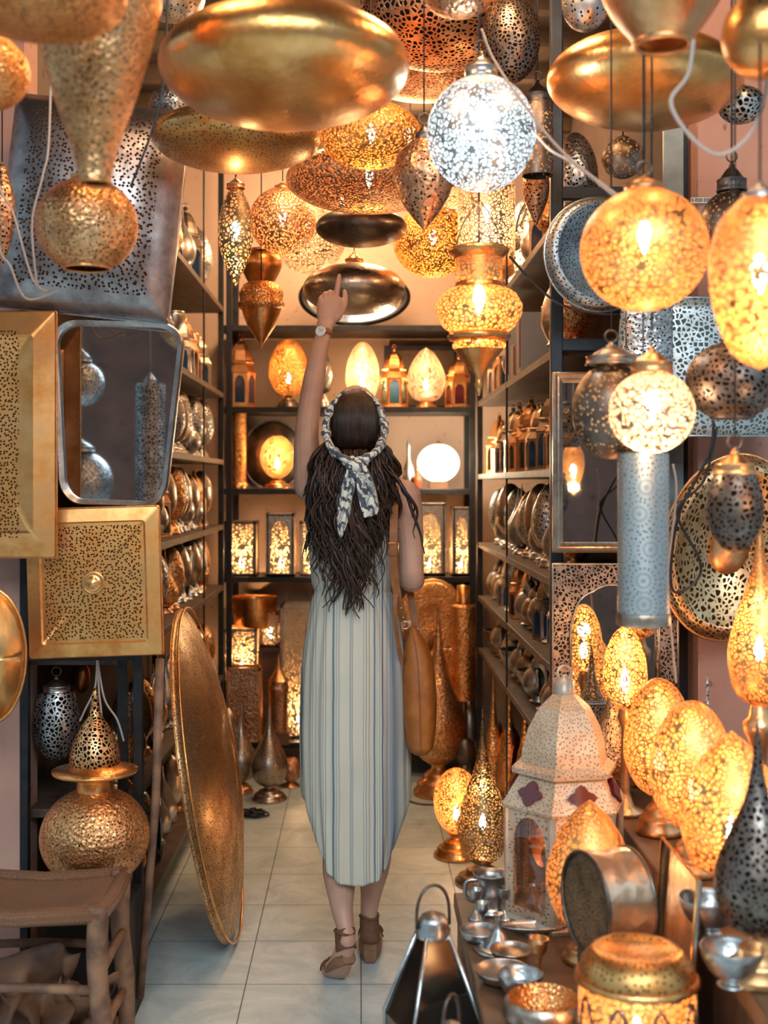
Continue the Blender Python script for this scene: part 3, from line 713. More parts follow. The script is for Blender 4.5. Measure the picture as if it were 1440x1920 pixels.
roundplate('round pierced silver plate hung behind the amber globe lamp on the right', 1128, 475, 214, 3.30, 'plate_silver', 'silver', rot=(0, 0, .15))
roundplate('large round pierced brass plate leaning on the pink wall behind the egg-shaped pendant', 1372, 1028, 250, 3.25, 'plate_gold', 'brass', rot=(.05, .2, -.1), hh=355, boss=.3)
roundplate('smooth pale gold dish standing at the left edge against the pink wall', -18, 1230, 130, 3.1, 'gold_smooth', 'gold', hh=248, prof=[(1, .0), (.9, .015), (.5, .05), (.001, .06)], rot=(0, 0, .1))
# white pierced curved sheet, right
M['sheet_white'] = metal('white_pierced_sheet', (.78, .84, .84), (.5, .55, .56), .34, 'lattice', 80, .15, bump=.6, hole=(.10, .13, .14), met=.8)
r = root('pierced_screen', 'curved whitish pierced metal panel hung behind the rose lamp on the right', 'panel', P(1300, 690, 3.25))
g = G(); vs = []; n = 16
for i in range(n+1):
    for k in range(13):
        t = i/n*2-1; u = k/12*2-1; vs.append(((t*150+8)/F*3.25*(1-.06*(u < 0)*u*u), -.06*(1-t*t)*(1-.3*u*u), -u*128/F*3.25))
g.add(vs, [(i*13+k, i*13+k+1, (i+1)*13+k+1, (i+1)*13+k) for i in range(n) for k in range(12)]); solid(g.out('panel', M['sheet_white'], r), .002)
q = [Vector(vs[i*13]) for i in range(n+1)]; q2 = [Vector(vs[i*13+12]) for i in range(n+1)]
G().tube(q, .004, 6).out('rim', M['silver'], r); G().tube(q2, .004, 6).out('rim', M['silver'], r)
r = root('pierced_screen', 'silver bead-pierced curved sheet hung between the amber globe and the rose lamp', 'panel', P(1215, 650, 3.15))
g = G(); vs = []
for i in range(n+1):
    a = (i/n*2-1)*1.2
    for k in range(9): vs.append((math.sin(a)*44/F*3.15/math.sin(1.2), -.03*math.cos(a), (k/8*2-1)*82/F*3.15))
g.add(vs, [(i*9+k, i*9+k+1, (i+1)*9+k+1, (i+1)*9+k) for i in range(n) for k in range(8)]); solid(g.out('panel', M['silver_dots'], r), .0015)
G().tube([Vector(vs[i*9+8]) for i in range(n+1)], .003, 6).out('rim', M['silver'], r)
G().tube([(0, -.03, 82/F*3.15-.01), (0, -.03, CEIL-r.location.z)], .002, 6).out('hanging_wire', M['dark'], r)

# ------------------------------------------------------------------ hanging lamps, near to far
pendant('huge dimpled brass dish lamp cut off by the top left corner', 70, -95, 88, 330, 1.75, 'disc', 'gold_dots', cap=(60, 20))
pendant('big inverted-teardrop brass lamp with an open neck below the top left corner', 178, -160, 342, 245, 2.0, 'inverse', 'brass_dots', cap=(60, 30), rim=.0035, capmat='gold')
pendant('brass globe lamp with an open pierced bottom just under the big inverted teardrop', 163, 332, 514, 190, 2.55, 'ball_open', 'brass_dots', cap=(60, 22), rim=.003, capmat='gold')
pendant('scaly brass disc lamp cut off by the left edge', -20, 62, 210, 150, 2.2, 'disc', 'gold_fine', cap=(40, 20))
pendant('slim dark brass lamp hanging at the left edge beside the silver shade', 4, 320, 500, 50, 3.0, 'spindle', 'copper_dots', cap=(18, 20))
pendant('very large smooth gold disc-shaped lamp hanging at the top left of the middle', 533, -3, 255, 468, 2.3, 'disc', 'gold_smooth', cap=(80, 30), seg=80, lit=3, top=.6)
pendant('flat pierced brass disc lamp right beneath the very large gold disc', 443, 190, 330, 316, 3.0, 'disc', 'gold_dots_big', cap=(60, 20), seg=72)
pendant('slim spindle-shaped filigree lamp glowing under the pierced brass disc', 442, 352, 540, 66, 3.3, 'spindle', 'lit_brass', cap=(34, 22), lit=5, capmat='brass')
pendant('honeycomb gold lamp with interlaced arcs showing its underside beside the largest disc', 695, 188, 320, 192, 3.3, 'ball', 'lit_gold_fine', cap=(50, 20), lit=5)
pendant('wide copper lamp glowing above the dark mirror-like disc', 692, 270, 405, 312, 3.7, 'disc', 'lit_copper', cap=(60, 20), lit=8)
pendant('dark polished silver disc lamp in the centre of the hanging group', 677, 388, 466, 172, 4.1, 'disc', 'dark', cap=(36, 12), capmat='dark')
r = pendant('polished silver disc lamp with open bottom that the woman points at', 664, 492, 592, 192, 4.3, 'disc', 'warm_silver', cap=(34, 26), capmat='brass')
pendant('hammered copper ball lamp glowing behind the spindle lamp', 530, 350, 478, 126, 4.5, 'ball', 'lit_copper', cap=(30, 14), lit=6)
pendant('pinkish pierced dome lamp glowing behind the copper ball', 578, 352, 514, 150, 4.9, 'ball', 'lit_pink', cap=(30, 14), lit=8)
pendant('gold ball lamp with honeycomb arcs glowing left of the tiered brass lamp', 812, 385, 522, 150, 4.3, 'ball', 'lit_gold_fine', cap=(40, 16), lit=9)
pendant('large warm glowing ball lamp behind the pointed copper drop', 838, 350, 470, 130, 4.9, 'ball', 'lit_pink', cap=(30, 16), lit=12)
pendant('pointed copper drop lamp with chain ring left of the white globe', 795, 262, 432, 116, 3.0, 'drop_down', 'copper_dots', cap=(34, 34), ring=True, capmat='copper_dots' if 0 else 'dark')
pendant('brilliant white filigree globe lamp in a silver cap', 902, 140, 362, 204, 2.7, 'ball', 'lit_silver', cap=(62, 52), lit=13, lcol=(.80, .93, 1.), white=True, capmat='silver', ring=True, exact=False)
pendant('huge pierced copper disc lamp at the top centre behind the white globe', 830, -60, 140, 320, 3.5, 'disc', 'copper_lat', cap=(60, 20), seg=72)
pendant('spiral-pierced copper disc lamp under the huge copper disc', 800, 90, 196, 240, 4.1, 'disc', 'copper_dots', cap=(50, 20), seg=64)
pendant('dark silver pierced ball lamp right of the huge copper disc', 958, -10, 158, 110, 3.3, 'ball', 'dark_lat', cap=(30, 16), capmat='dark')
pendant('dark brown dish lamp cut by the top edge above the white globe', 860, -60, 38, 130, 2.6, 'disc', 'copper_dots', cap=(30, 16))
pendant('silver spotted shade peeping out between the big teardrop and the gold disc', 325, 165, 250, 90, 3.5, 'drop_down', 'silver_dots', cap=(24, 12))
pendant('pierced drum lamp at the top edge between teardrop and gold disc', 320, -60, 45, 130, 3.4, 'disc', 'silver_slots', cap=(24, 12))
# tiered brass lamp
d = 2.9; r = root('tiered_lamp', 'tiered brass lamp with bulging pierced belly and drop-shaped tail right of the woman', 'lamp', P(898, 725, d))
k = 1/F*d
def seg_(prof, mat, name, seg=48): return G().lathe([(a*k, (725-b)*k) for a, b in prof], seg).out(name, M[mat], r)
seg_([(2, 742), (5, 730), (9, 722), (6, 714), (8, 704), (18, 690), (30, 676), (42, 660), (46, 655)], 'gold', 'tail')
seg_([(46, 656), (50, 650), (50, 645), (46, 640)], 'lit_gold', 'lower_cup')
seg_([(46, 641), (56, 638), (60, 630), (54, 624)], 'gold', 'waist_band')
seg_([(52, 625), (68, 612), (80, 590), (81, 572), (70, 552), (52, 541)], 'lit_amber', 'belly', 64)
seg_([(52, 542), (46, 538), (44, 530)], 'gold', 'neck_band')
seg_([(44, 531), (44, 505), (44, 484)], 'lit_gold', 'neck')
seg_([(44, 485), (48, 480), (56, 474), (58, 468), (50, 464), (46, 466)], 'gold', 'flange')
g = G()
for s in (-1, 0, 1): g.tube(cr([(s*44*k, (.6-abs(s))*.02, (725-466)*k), (s*30*k, 0, (725-420)*k), (s*4*k, 0, (725-378)*k)]), .0016, 6)
g.out('chain', M['dark'], r); G().tube([(0, 0, (725-378)*k), (0, 0, CEIL-r.location.z)], .0025, 6).out('cable', M['cord_black'], r)
bulb(r, (725-535)*k, 9, size=1.2)
pendant('bright pierced cylinder lamp glowing above the tiered brass lamp', 912, 345, 470, 108, 3.85, 'tube', 'lit_pink', cap=(60, 20), lit=9)
# right upper
pendant('brass jar lamp with a wide round opening at the top right', 1243, -120, 82, 240, 2.05, cr([(.42, 0), (.5, .06), (.82, .32), (1, .6), (.9, .85), (.4, 1)]), 'brass', cap=(60, 30), rim=.006, capmat='brass')
pendant('large flattened gold disc lamp under the open jar lamp at the top right', 1204, 52, 252, 362, 2.85, 'disc', 'gold_smooth', cap=(60, 20), seg=80, tilt=(0, .05, 0), lit=2, top=.55)
pendant('plain brass bowl lamp with a turned foot cut off by the top right corner', 1430, -20, 152, 150, 1.9, 'ball', 'gold', cap=(30, 14), cable=True)
pendant('silver filigree ball lamp between the gold disc and the right edge', 1390, 160, 234, 86, 2.9, 'ball', 'silver_lat', cap=(20, 10))
pendant('amber bead-pierced globe lamp hanging in front of the round silver plate', 1208, 352, 586, 238, 2.2, 'ball', 'lit_amber', cap=(74, 32), lit=7, ring=True, seg=72)
pendant('big amber globe lamp cut off by the right edge', 1425, 372, 692, 185, 1.85, cr([(0.02, 0), (.5, .08), (.86, .3), (1, .58), (.86, .84), (.4, 1)]), 'lit_amber', cap=(60, 36), lit=7, capmat='silver', seg=64)
pendant('dark dotted ball lamp inside the blue steel frame at the upper right', 1168, 258, 336, 80, 3.25, 'ball', 'dark_dots', cap=(24, 10), capmat='dark')
pendant('tall dark pierced lamp with a pointed cap beside the white globe', 1008, 196, 330, 58, 3.35, 'tube', 'dark_dots', cap=(56, 48), ring=True, capmat='dark')
pendant('long tapering copper shade hanging under the pointed dark lamp', 1005, 290, 425, 50, 3.5, 'spindle', 'copper_dots', cap=(20, 14))
pendant('grey dotted globe lamp with a dark pointed cap in front of the pink wall', 1372, 355, 486, 118, 3.05, 'ball', 'dark_dots', cap=(54, 58), ring=True, capmat='dark')
pendant('dark nickel globe lamp with a domed cap behind the rose lamp', 1146, 680, 862, 146, 2.56, 'ball', 'dark_dots', cap=(92, 44), ring=True, capmat='warm_silver', lit=1.2)
pendant('glowing rose filigree globe lamp in front of the dark nickel globe', 1222, 694, 850, 160, 2.34, 'ball', 'lit_pink', cap=(76, 50), lit=9, lcol=(1., .72, .45), capmat='brass', seg=64)
pendant('flattened dark silver pierced lamp with an open bottom near the right edge', 1372, 640, 790, 170, 2.4, 'ball_open', 'dark_lat', cap=(40, 18), rim=.004, capmat='dark')
pendant('dark bronze egg-shaped pendant in front of the round brass plate', 1378, 888, 1036, 104, 2.3, cr([(.02, 0), (.45, .06), (.9, .32), (1, .6), (.86, .86), (.7, 1)]), 'dark_lat', cap=(74, 52), ring=True, capmat='brass')
r = pendant('tall silver tube lamp covered in rosettes hanging at the right', 1206, 850, 1170, 94, 2.5, 'tube', 'silver_rosette', cap=(90, 12), capmat='silver')
G().lathe([(.0535, 0), (.0545, .004), (.0545, .020), (.0535, .024)], 40, (0, 0, -.002)).out('bottom_band', M['warm_silver'], r)
pendant('small silver lamp bowl at the top edge right of the blue steel post', 1098, -60, 62, 90, 3.1, 'ball', 'silver_slots', cap=(24, 10))
pendant('brass spiral-ribbed lamp hanging behind the top of the brass fountain lamp', 490, 470, 560, 76, 4.8, 'inverse', 'gold', cap=(50, 10))
# gold fountain-like lamp hanging at far left of the back
d = 4.6; k = 1/F*d; r = root('tiered_lamp', 'ribbed brass tiered lamp with a pointed tail left of the raised hand', 'lamp', P(490, 655, d))
seg_2 = lambda prof, mat, name: G().lathe([(a*k, (655-b)*k) for a, b in prof], 40).out(name, M[mat], r)
seg_2([(1, 725), (3, 716), (14, 700), (26, 682), (34, 662), (37, 650)], 'gold', 'tail')
r.location = P(490, 655, d); r.location.z = P(490, 585, d).z
seg_2([(37, 651), (42, 648), (44, 640), (40, 634), (42, 620), (34, 605), (26, 600)], 'gold_dots', 'belly')
G().tube([(0, 0, 50*k), (0, 0, CEIL-r.location.z)], .0025, 6).out('cable', M['cord_black'], r)

for i, (x, y, z) in enumerate(((-.15, 4.2, 2.9), (.2, 5.0, 2.85), (-.1, 5.8, 2.75), (.3, 3.0, 2.9), (-.4, 2.3, 2.9), (.75, 2.4, 2.9))):  # bulb bodies added where the ceiling fill lights sit
    r = root('bare_bulb', ['bare bulb near the ceiling behind the very large gold disc', 'bare bulb near the ceiling behind the pointed copper drop', 'bare bulb near the back wall above the dark silver disc', 'bare bulb above the white filigree globe', 'bare bulb above the big inverted teardrop lamp', 'bare bulb above the amber globe at the right'][i], 'lamp', (x, y, z-.03), 'bare bulbs under the ceiling')
    G().lathe(cr([(.001, 0), (.018, .006), (.028, .028), (.022, .05), (.012, .066)], 5), 24).out('bulb', M['bulb'], r); G().lathe([(.014, .062), (.015, .09), (.006, .096)], 16).out('socket', M['dark'], r)
    G().tube([(0, 0, .09), (0, 0, .15), (0, 0, CEIL-z+.03)], .0025, 6).out('cable', M['cord_black'], r)

# oval dark-framed mirror behind the pointed-at lamp
r = root('oval_mirror', 'oval mirror in a thick black frame behind the lamp the woman points at', 'mirror', P(664, 548, 5.8))
G().torus((0, 0, 0), .255, .022, None, 64, 10, .52).out('frame', M['steel'], r)
G().lathe([(.25, 0), (.12, .001), (.001, .001)], 48, (0, .006, 0), Matrix.Rotation(PI/2, 3, 'X')).out('mirror_glass', M['mirror'], r, smooth=False).scale = (1, 1, .5)
r.location.y = 6.05; r.location.z = BZ[4]+.0005+.277*.52

# ------------------------------------------------------------------ back shelving goods
def backz(i): return BZ[i]+.0005
D = 6.1
def bstand(label, x, y0, wd, zi, **k):
    zz = backz(zi); yb = VY+(EYE-zz)*F/D; return stand(label, x, y0, yb, wd, D, z=zz, **k)
bstand('golden egg lamp glowing on the top back shelf left of the raised arm', 541, 634, 74, 3, shape='egg', mat='lit_gold_fine', bh=24, bmat='dark', lit=6)
bstand('small silver egg lamp on the top back shelf just right of the raised arm', 607, 655, 34, 3, shape='drip', mat='silver_dots', bh=30, bmat='silver', bw=26)
bstand('pale egg lamp shining brightly above the woman\'s headscarf', 680, 640, 64, 3, shape='egg', mat='lit_pink', bh=12, lit=14)
bstand('pointed egg lamp glowing on the right of the top back shelf', 799, 650, 72, 3, shape='drip', mat='lit_pink', bh=14, lit=8)
lantern('domed brass lantern with coloured panes on the top back shelf', P(739, 755, 6.08)*1, .065, .30, 6, 'gold', 'glass_green', 'gold').location.z = backz(3)
lantern('dark brass domed lantern at the left end of the top back shelf', P(452, 755, 6.1), .07, .36, 6, 'brass', 'glass_blue', 'brass').location.z = backz(3)
lantern('dark domed lantern at the right end of the top back shelf', P(860, 755, 6.1), .065, .26, 6, 'gold', 'glass_red', 'brass').location.z = backz(3)
r = root('picture_frame', 'dark framed picture leaning on the wall behind the lanterns of the top back shelf', 'picture', (P(790, 690, 6.3).x, 6.30, backz(3)))
G().box((0, 0, .165), (.19, .012, .165)).out('frame', M['steel'], r, smooth=False); G().box((0, -.013, .165), (.165, .002, .14)).out('picture', M['dim'], r, smooth=False)
# second shelf
r = root('cylinder_lamp', 'tall brass pierced column lamp at the left end of the second back shelf', 'lamp', (P(447, 0, 6.1).x, 6.1, backz(2)))
G().lathe([(.05, 0), (.052, .02), (.042, .03)], 32).out('base', M['gold'], r); G().lathe([(.04, .03), (.04, .2), (.04, .37)], 32).out('shade', M['gold_dots'], r); G().lathe([(.042, .37), (.042, .385), (.0, .39)], 32).out('cap', M['gold'], r)
roundplate('big shallow grey metal dish leaning at the back of the second back shelf', 512, 848, 115, 6.26, 'warm_silver', 'silver', hh=130, prof=[(1, 0), (.9, .02), (.5, .05), (.001, .06)]).location.z = backz(2)+.17
bstand('brass ball lamp glowing on the second back shelf left of the raised arm', 520, 815, 64, 2, shape='ball', mat='lit_gold', bh=20, lit=9, bw=54)
r = root('bottle', 'slim silver bottle beside the bright round lamp on the second back shelf', 'bottle', (P(766, 0, 6.1).x, 6.1, backz(2)))
G().lathe(cr([(.024, 0), (.028, .01), (.03, .07), (.022, .11), (.009, .15), (.008, .2)], 5), 28).out('body', M['silver'], r); G().lathe([(.01, .2), (.011, .22), (.004, .24), (.001, .26)], 20).out('stopper', M['silver'], r)
r = root('bottle', 'short brown bottle between the silver bottle and the bright round lamp', 'bottle', (P(782, 0, 6.08).x, 6.06, backz(2)))
G().lathe(cr([(.02, 0), (.022, .01), (.022, .05), (.01, .07), (.009, .09)], 5), 24).out('body', plain('brown_glaze', (.3, .07, .03), .3), r); G().lathe([(.01, .09), (.01, .1), (.001, .102)], 16).out('stopper', M['gold'], r)
M['paper'] = plain('white_shade', (.9, .85, .75), .6)
tm, tt, tb = nmat('glowing_white_glass'); tb.inputs['Base Color'].default_value = (.9, .82, .7, 1); tb.inputs['Emission Color'].default_value = (1, .83, .6, 1); tb.inputs['Emission Strength'].default_value = 3.2; M['glow_glass'] = tm
r = root('round_glass_lamp', 'blazing white round glass lamp on a wooden foot on the second back shelf', 'lamp', (P(822, 0, 6.1).x, 6.1, backz(2)))
G().box((0, 0, .018), (.045, .03, .018)).out('base', M['wood_table'], r, smooth=False); G().lathe(scaled(PR['ball'], .105, .19, .032), 40).out('shade', M['glow_glass'], r)
G().lathe([(.02, .215), (.02, .225), (.006, .23), (.004, .245), (.001, .25)], 20).out('finial', M['brass'], r)
l = bpy.data.lights.new('glass_lamp_light', 'POINT'); l.energy = 9; l.color = (1, .75, .48); l.shadow_soft_size = .1; lo = bpy.data.objects.new('glass_lamp_light', l); C.objects.link(lo); lo.parent = r; lo.location = (0, -.2, .15)
# box lanterns
M['mesh_lit'] = metal('glowing_mesh_panel', (.8, .62, .4), (.6, .42, .25), .4, 'lattice', 70, .16, alpha=True, glow=.75, glowcol=(1., .80, .55), bump=.4, met=.5)
def boxlamp(label, x0, x1, h, z, y, dep=.09, mat='mesh_lit', lit=8, frame='warm_silver', arch=False, tilt=0, fw=.007):
    w2 = (x1-x0)/2/F*y; r = root('box_lantern', label, 'lantern', (((x0+x1)/2-VX)/F*y, y+dep, z), None)
    fr = G()
    for sx_ in (-1, 1):
        for sy_ in (-1, 1): fr.box((sx_*(w2-fw), sy_*(dep-fw), h/2), (fw, fw, h/2))
    for zz in (fw, h-fw):
        fr.box((0, -dep+fw, zz), (w2, fw, fw)); fr.box((0, dep-fw, zz), (w2, fw, fw)); fr.box((-w2+fw, 0, zz), (fw, dep, fw)); fr.box((w2-fw, 0, zz), (fw, dep, fw))
    fr.box((0, 0, .004), (w2, dep, .004)); bev(fr.out('frame', M[frame], r, smooth=False), .001)
    p = G(); a, b2 = w2-fw, dep-fw
    if arch:
        arch_panel(p, w2-fw, h-2*fw, (w2-fw)*.72, (h-2*fw)*.86, fw, fw*2.5, Matrix.Identity(3), Vector((0, -b2-.004, 0))); p.out('arch_panel', M[frame], r, smooth=False); p = G()
    for vs in (((-a, -b2), (a, -b2)), ((a, -b2), (a, b2)), ((-a, b2), (-a, -b2)), ((a, b2), (-a, b2))):
        (xa, ya), (xb, yb) = vs; p.add([(xa, ya, fw), (xb, yb, fw), (xb, yb, h-fw), (xa, ya, h-fw)], [(0, 1, 2, 3)])
    p.out('panes', M[mat], r, smooth=False)
    if lit: bulb(r, .035, lit, down=False)
    r.rotation_euler[2] = tilt
    return r
boxlamp('pierced box lantern glowing at the left end of the third back shelf', 419, 480, .27, backz(1), 6.02, lit=9, frame='dark')
boxlamp('arched box lantern glowing second from the left on the third back shelf', 498, 552, .31, backz(1), 6.0, lit=9, arch=True)
boxlamp('box lantern glowing on the third back shelf partly behind the woman\'s hair', 562, 605, .27, backz(1), 6.04, lit=9)
boxlamp('tall glass-fronted lantern dimly glowing right of the woman\'s shoulder', 776, 836, .36, backz(1), 6.04, lit=6, arch=True)
boxlamp('white box lantern glowing at the right end of the third back shelf', 848, 884, .34, backz(1), 6.02, lit=9, arch=True)
# bottom bench
boxlamp('wide pierced box lantern glowing on the back bench under a brass drum', 418, 482, .27, backz(0)+.27, 6.12, dep=.10, lit=10)
boxlamp('brown pierced box lantern standing unlit on the back bench', 424, 488, .37, backz(0), 5.97, dep=.06, mat='copper_dots', lit=0, frame='brass')
boxlamp('small square lantern glowing above the cylinder lantern at the back', 487, 521, .17, backz(0)+.45, 6.14, dep=.08, lit=7, frame='copper_dots')
boxlamp('tall pierced box lantern glowing on the back bench beside the dress', 526, 588, .66, backz(0), 6.10, dep=.11, lit=14)
o = G().box((P(505, 0, 6.15).x, 6.2, backz(0)+.435), (.05, .06, .012)).out('wooden_block', M['wood_table'], smooth=False); tag(o, 'small wooden block under the small square lantern on the back bench', 'block')
o = G().box((P(450, 0, 6.2).x, 6.22, backz(0)+.13), (.09, .1, .13)).out('wooden_crate', M['wood_table'], smooth=False); tag(o, 'wooden crate behind the brown box lantern on the back bench', 'crate')
o = G().box((P(505, 0, 6.2).x, 6.22, backz(0)+.21), (.055, .06, .21)).out('wooden_crate', M['wood_table'], smooth=False); tag(o, 'tall narrow wooden crate behind the cylinder lantern on the back bench', 'crate')
r = root('brass_drum', 'brass bucket-shaped drum on top of the wide box lantern at the back', 'drum', (P(475, 0, 6.15).x, 6.22, backz(0)+.541))
G().lathe([(.09, 0), (.10, .01), (.115, .13), (.118, .15)], 40).out('body', M['gold'], r); G().torus((0, 0, .15), .118, .004, Matrix.Rotation(PI/2, 3, 'X'), 40, 6).out('rim', M['brass'], r)
r = root('cylinder_lantern', 'brown cylindrical lantern with a cone roof standing on the back bench', 'lantern', (P(522, 0, 5.98).x, 5.99, backz(0)))
G().box((0, 0, .03), (.052, .052, .03)).out('base', M['wood_table'], r, smooth=False)
G().lathe([(.046, .06), (.046, .25), (.05, .255), (.05, .275), (.046, .28), (.046, .3), (.05, .305)], 32).out('body', M['copper_dots'], r)
G().lathe(cr([(.052, .305), (.03, .335), (.012, .37), (.005, .41), (.001, .44)], 4), 32).out('roof', M['brass'], r)

# ------------------------------------------------------------------ floor pieces at the back
def floorstand(label, x, y0, yb, wd, **k):
    d = EYE*F/(yb-VY-6); return stand(label, x, y0, yb, wd, d, z=0.0005, **k)
floorstand('dimpled silver teardrop lamp standing on the tiles left of the dress', 505, 1312, 1505, 68, shape='teardrop', mat='warm_silver_dots', bh=28, bw=66, bmat='warm_silver')
floorstand('second teardrop lamp standing behind and left of the dimpled one', 452, 1318, 1492, 60, shape='teardrop', mat='warm_silver_dots', bh=26, bw=46, bmat='brass')
r = floorstand('small round copper pot behind the dimpled teardrop lamp', 545, 1418, 1480, 44, shape='ball', mat='copper_dots', bh=10, bw=34)
floorstand('dark-lidded silver jar beside the pierced leaning dish', 428, 1325, 1490, 48, shape='drip', mat='warm_silver', bh=60, bw=34, bmat='wood_table')
floorstand('tall engraved brass spire lamp standing on the floor behind the leather bag', 822, 1128, 1496, 100, shape='teardrop', mat='brass_dots', bh=62, bw=92, bmat='brass')
r = roundplate('big golden disc with ring pattern leaning at the back right of the woman', 812, 1215, 158, 5.93, 'gold_fine', 'gold', rot=(-.08, 0, 0), hh=255, prof=[(1, 0), (.93, .02), (.85, .0), (.7, .02), (.62, 0), (.3, .02), (.001, .025)])
r = root('column_lamp', 'tall brass mesh column lamp beside the golden disc at the back right', 'lamp', (P(868, 0, 5.75).x, 5.72, 0))
G().lathe([(.06, 0), (.06, .02), (.02, .04), (.017, .42), (.018, .43)], 24).out('stand', M['dark'], r); G().lathe([(.055, .43), (.058, .44), (.058, .86), (.055, .87), (.03, .875)], 36).out('shade', M['gold_dots'], r); G().lathe([(.03, .87), (.03, .96), (.001, .965)], 24).out('cap', M['gold'], r)
r = floorstand('silver capsule lamp standing in the back right corner', 880, 1310, 1462, 44, shape='egg', mat='silver', bh=40, bw=40, bmat='dark')
floorstand('thin stemmed dark lamp behind the amber globe on the floor', 872, 1380, 1500, 40, shape='ball', mat='dark', bh=60, bw=36, bmat='silver')
# lit ones on the floor right
floorstand('round amber lamp with star lines glowing on the floor right of the dress', 856, 1438, 1612, 86, shape='ball', mat='lit_amber', bh=44, bw=84, bmat='gold', lit=7)
floorstand('pear-shaped filigree lamp with a long silver spire glowing on the floor', 905, 1320, 1662, 94, shape='teardrop', mat='lit_brass', bh=42, bw=104, bmat='warm_silver', lit=8)
for i, (x, y0, wd) in enumerate(((925, 1250, 40), (955, 1262, 46), (985, 1275, 52))):
    floorstand('%s tall slender brass lamp standing under the right shelving' % ['leftmost', 'middle', 'rightmost'][i], x, y0, [1520, 1545, 1580][i], wd, shape='teardrop', mat='gold_dots', bh=20, bmat='brass', group='slender brass lamps under the right shelving')
# coil of black cable
c = P(477, 1527, 5.3); pts = []
for i in range(70):
    a = i*.62; rr = .02+.02*random.random(); pts.append((c.x+rr*math.cos(a)*1.3+(.012*math.sin(i*.2)), c.y+rr*math.sin(a), .006+.03*abs(math.sin(i*.37))*random.random()))
pts += [(c.x-.06, c.y-.01, .005), (c.x-.12, c.y+.02, .005), (c.x-.2, c.y+.06, .005)]
tag(G().tube(cr(pts, 3), .0042, 6).out('cable_coil', M['cord_black']), 'tangled coil of black cable lying on the tiles', 'cable')
# leaning dish seen from its edge
R = .52; r = root('leaning_dish', 'huge round brass dish seen edge-on leaning against the left shelving', 'dish', (-.40, 3.93, 0))
Rm = Matrix.Rotation(math.radians(90), 3, 'Y')
g = G().lathe([(.001, .085), (R*.4, .073), (R*.75, .040), (R*.97, .002), (R, -.01)], 72, (0, 0, R), Rm); M['dish_pierced'] = metal('dish_pierced', (.74, .5, .27), (.4, .22, .1), .27, 'dots', 150, .30, bump=.6, hole=(.10, .05, .02))
solid(g.out('dish', M['dish_pierced'], r), .003)
g = G().lathe([(R*.60, -.03), (R*.97, -.014), (R, -.012)], 72, (0, 0, R), Rm); solid(g.out('back_flange', M['gold'], r), .002)
q = G(); q.torus((.012, 0, R), R, .004, Matrix.Rotation(PI/2, 3, 'Z'), 72, 8); q.out('rim', M['gold'], r)
G().tube([(.0, -.03, .012), (-.055, -.03, .006), (-.055, -.03, .14)], .004, 6).out('foot_bracket', M['steel'], r)
r.rotation_euler = (0, -.165, .02)
r.scale = (1, 1, 1.01)
# ------------------------------------------------------------------ left bay and stool
r = root('giant_lamp', 'large round brass lamp with a wide collar and pierced cone standing in the left bay', 'lamp', (P(178, 0, 3.27).x, 3.27, .33)); k = 3.27/F
zb = .33
def zz(y): return P(0, y, 3.27).z-zb
G().lathe([(.07, 0), (.075, .01), (.06, .02), (.04, zz(1655))], 32).out('foot', M['brass'], r)
pr = [(a*102*k, zz(1660)+b*(zz(1476)-zz(1660))) for a, b in ell(-78, 72)]
G().lathe(pr, 64).out('body', M['gold_dots'] if 0 else M['brass_dots'], r)
G().lathe([(34*k, zz(1482)), (34*k, zz(1462)), (38*k, zz(1458)), (78*k, zz(1448)), (80*k, zz(1443)), (56*k, zz(1440)), (50*k, zz(1434)), (44*k, zz(1430))], 56).out('collar', M['gold'], r)
G().lathe([(a*k, zz(b)) for a, b in cr([(46, 1432), (47, 1418), (40, 1390), (26, 1362), (12, 1340), (7, 1318), (5, 1300), (1, 1290)], 5)], 48).out('cone_shade', M['brass_lat'], r)
pendant('blackened silver egg-shaped filigree pendant in the left bay', 106, 1296, 1426, 88, 3.5, cr([(.02, 0), (.5, .07), (.9, .3), (1, .55), (.85, .85), (.7, 1)]), 'silver_lat', cap=(50, 32), capmat='silver', ring=True)
pendant('slim silver pierced drop lamp hanging right of the cone in the left bay', 232, 1290, 1420, 42, 3.7, 'spindle', 'silver_dots', cap=(14, 20))
pendant('small brass lamp glinting at the back of the left bay', 152, 1240, 1300, 34, 3.9, 'ball', 'gold', cap=(14, 10))
for i, (pts) in enumerate(([(182, 1238), (178, 1290), (160, 1330), (150, 1352)], [(182, 1238), (186, 1300), (190, 1350), (176, 1392)], [(183, 1238), (196, 1310), (220, 1350), (232, 1390)])):
    cordobj('%s of the three white cables fanning out over the brass cone' % ['leftmost', 'middle', 'rightmost'][i], pts, 3.4, .0028)
o = G().box((P(178, 0, 3.27).x, 3.28, .165), (.10, .12, .165)).out('wooden_crate', plain('blackened_crate', (.03, .02, .016), .7), smooth=False); tag(o, 'dark wooden crate under the large round lamp behind the rush stool', 'crate')
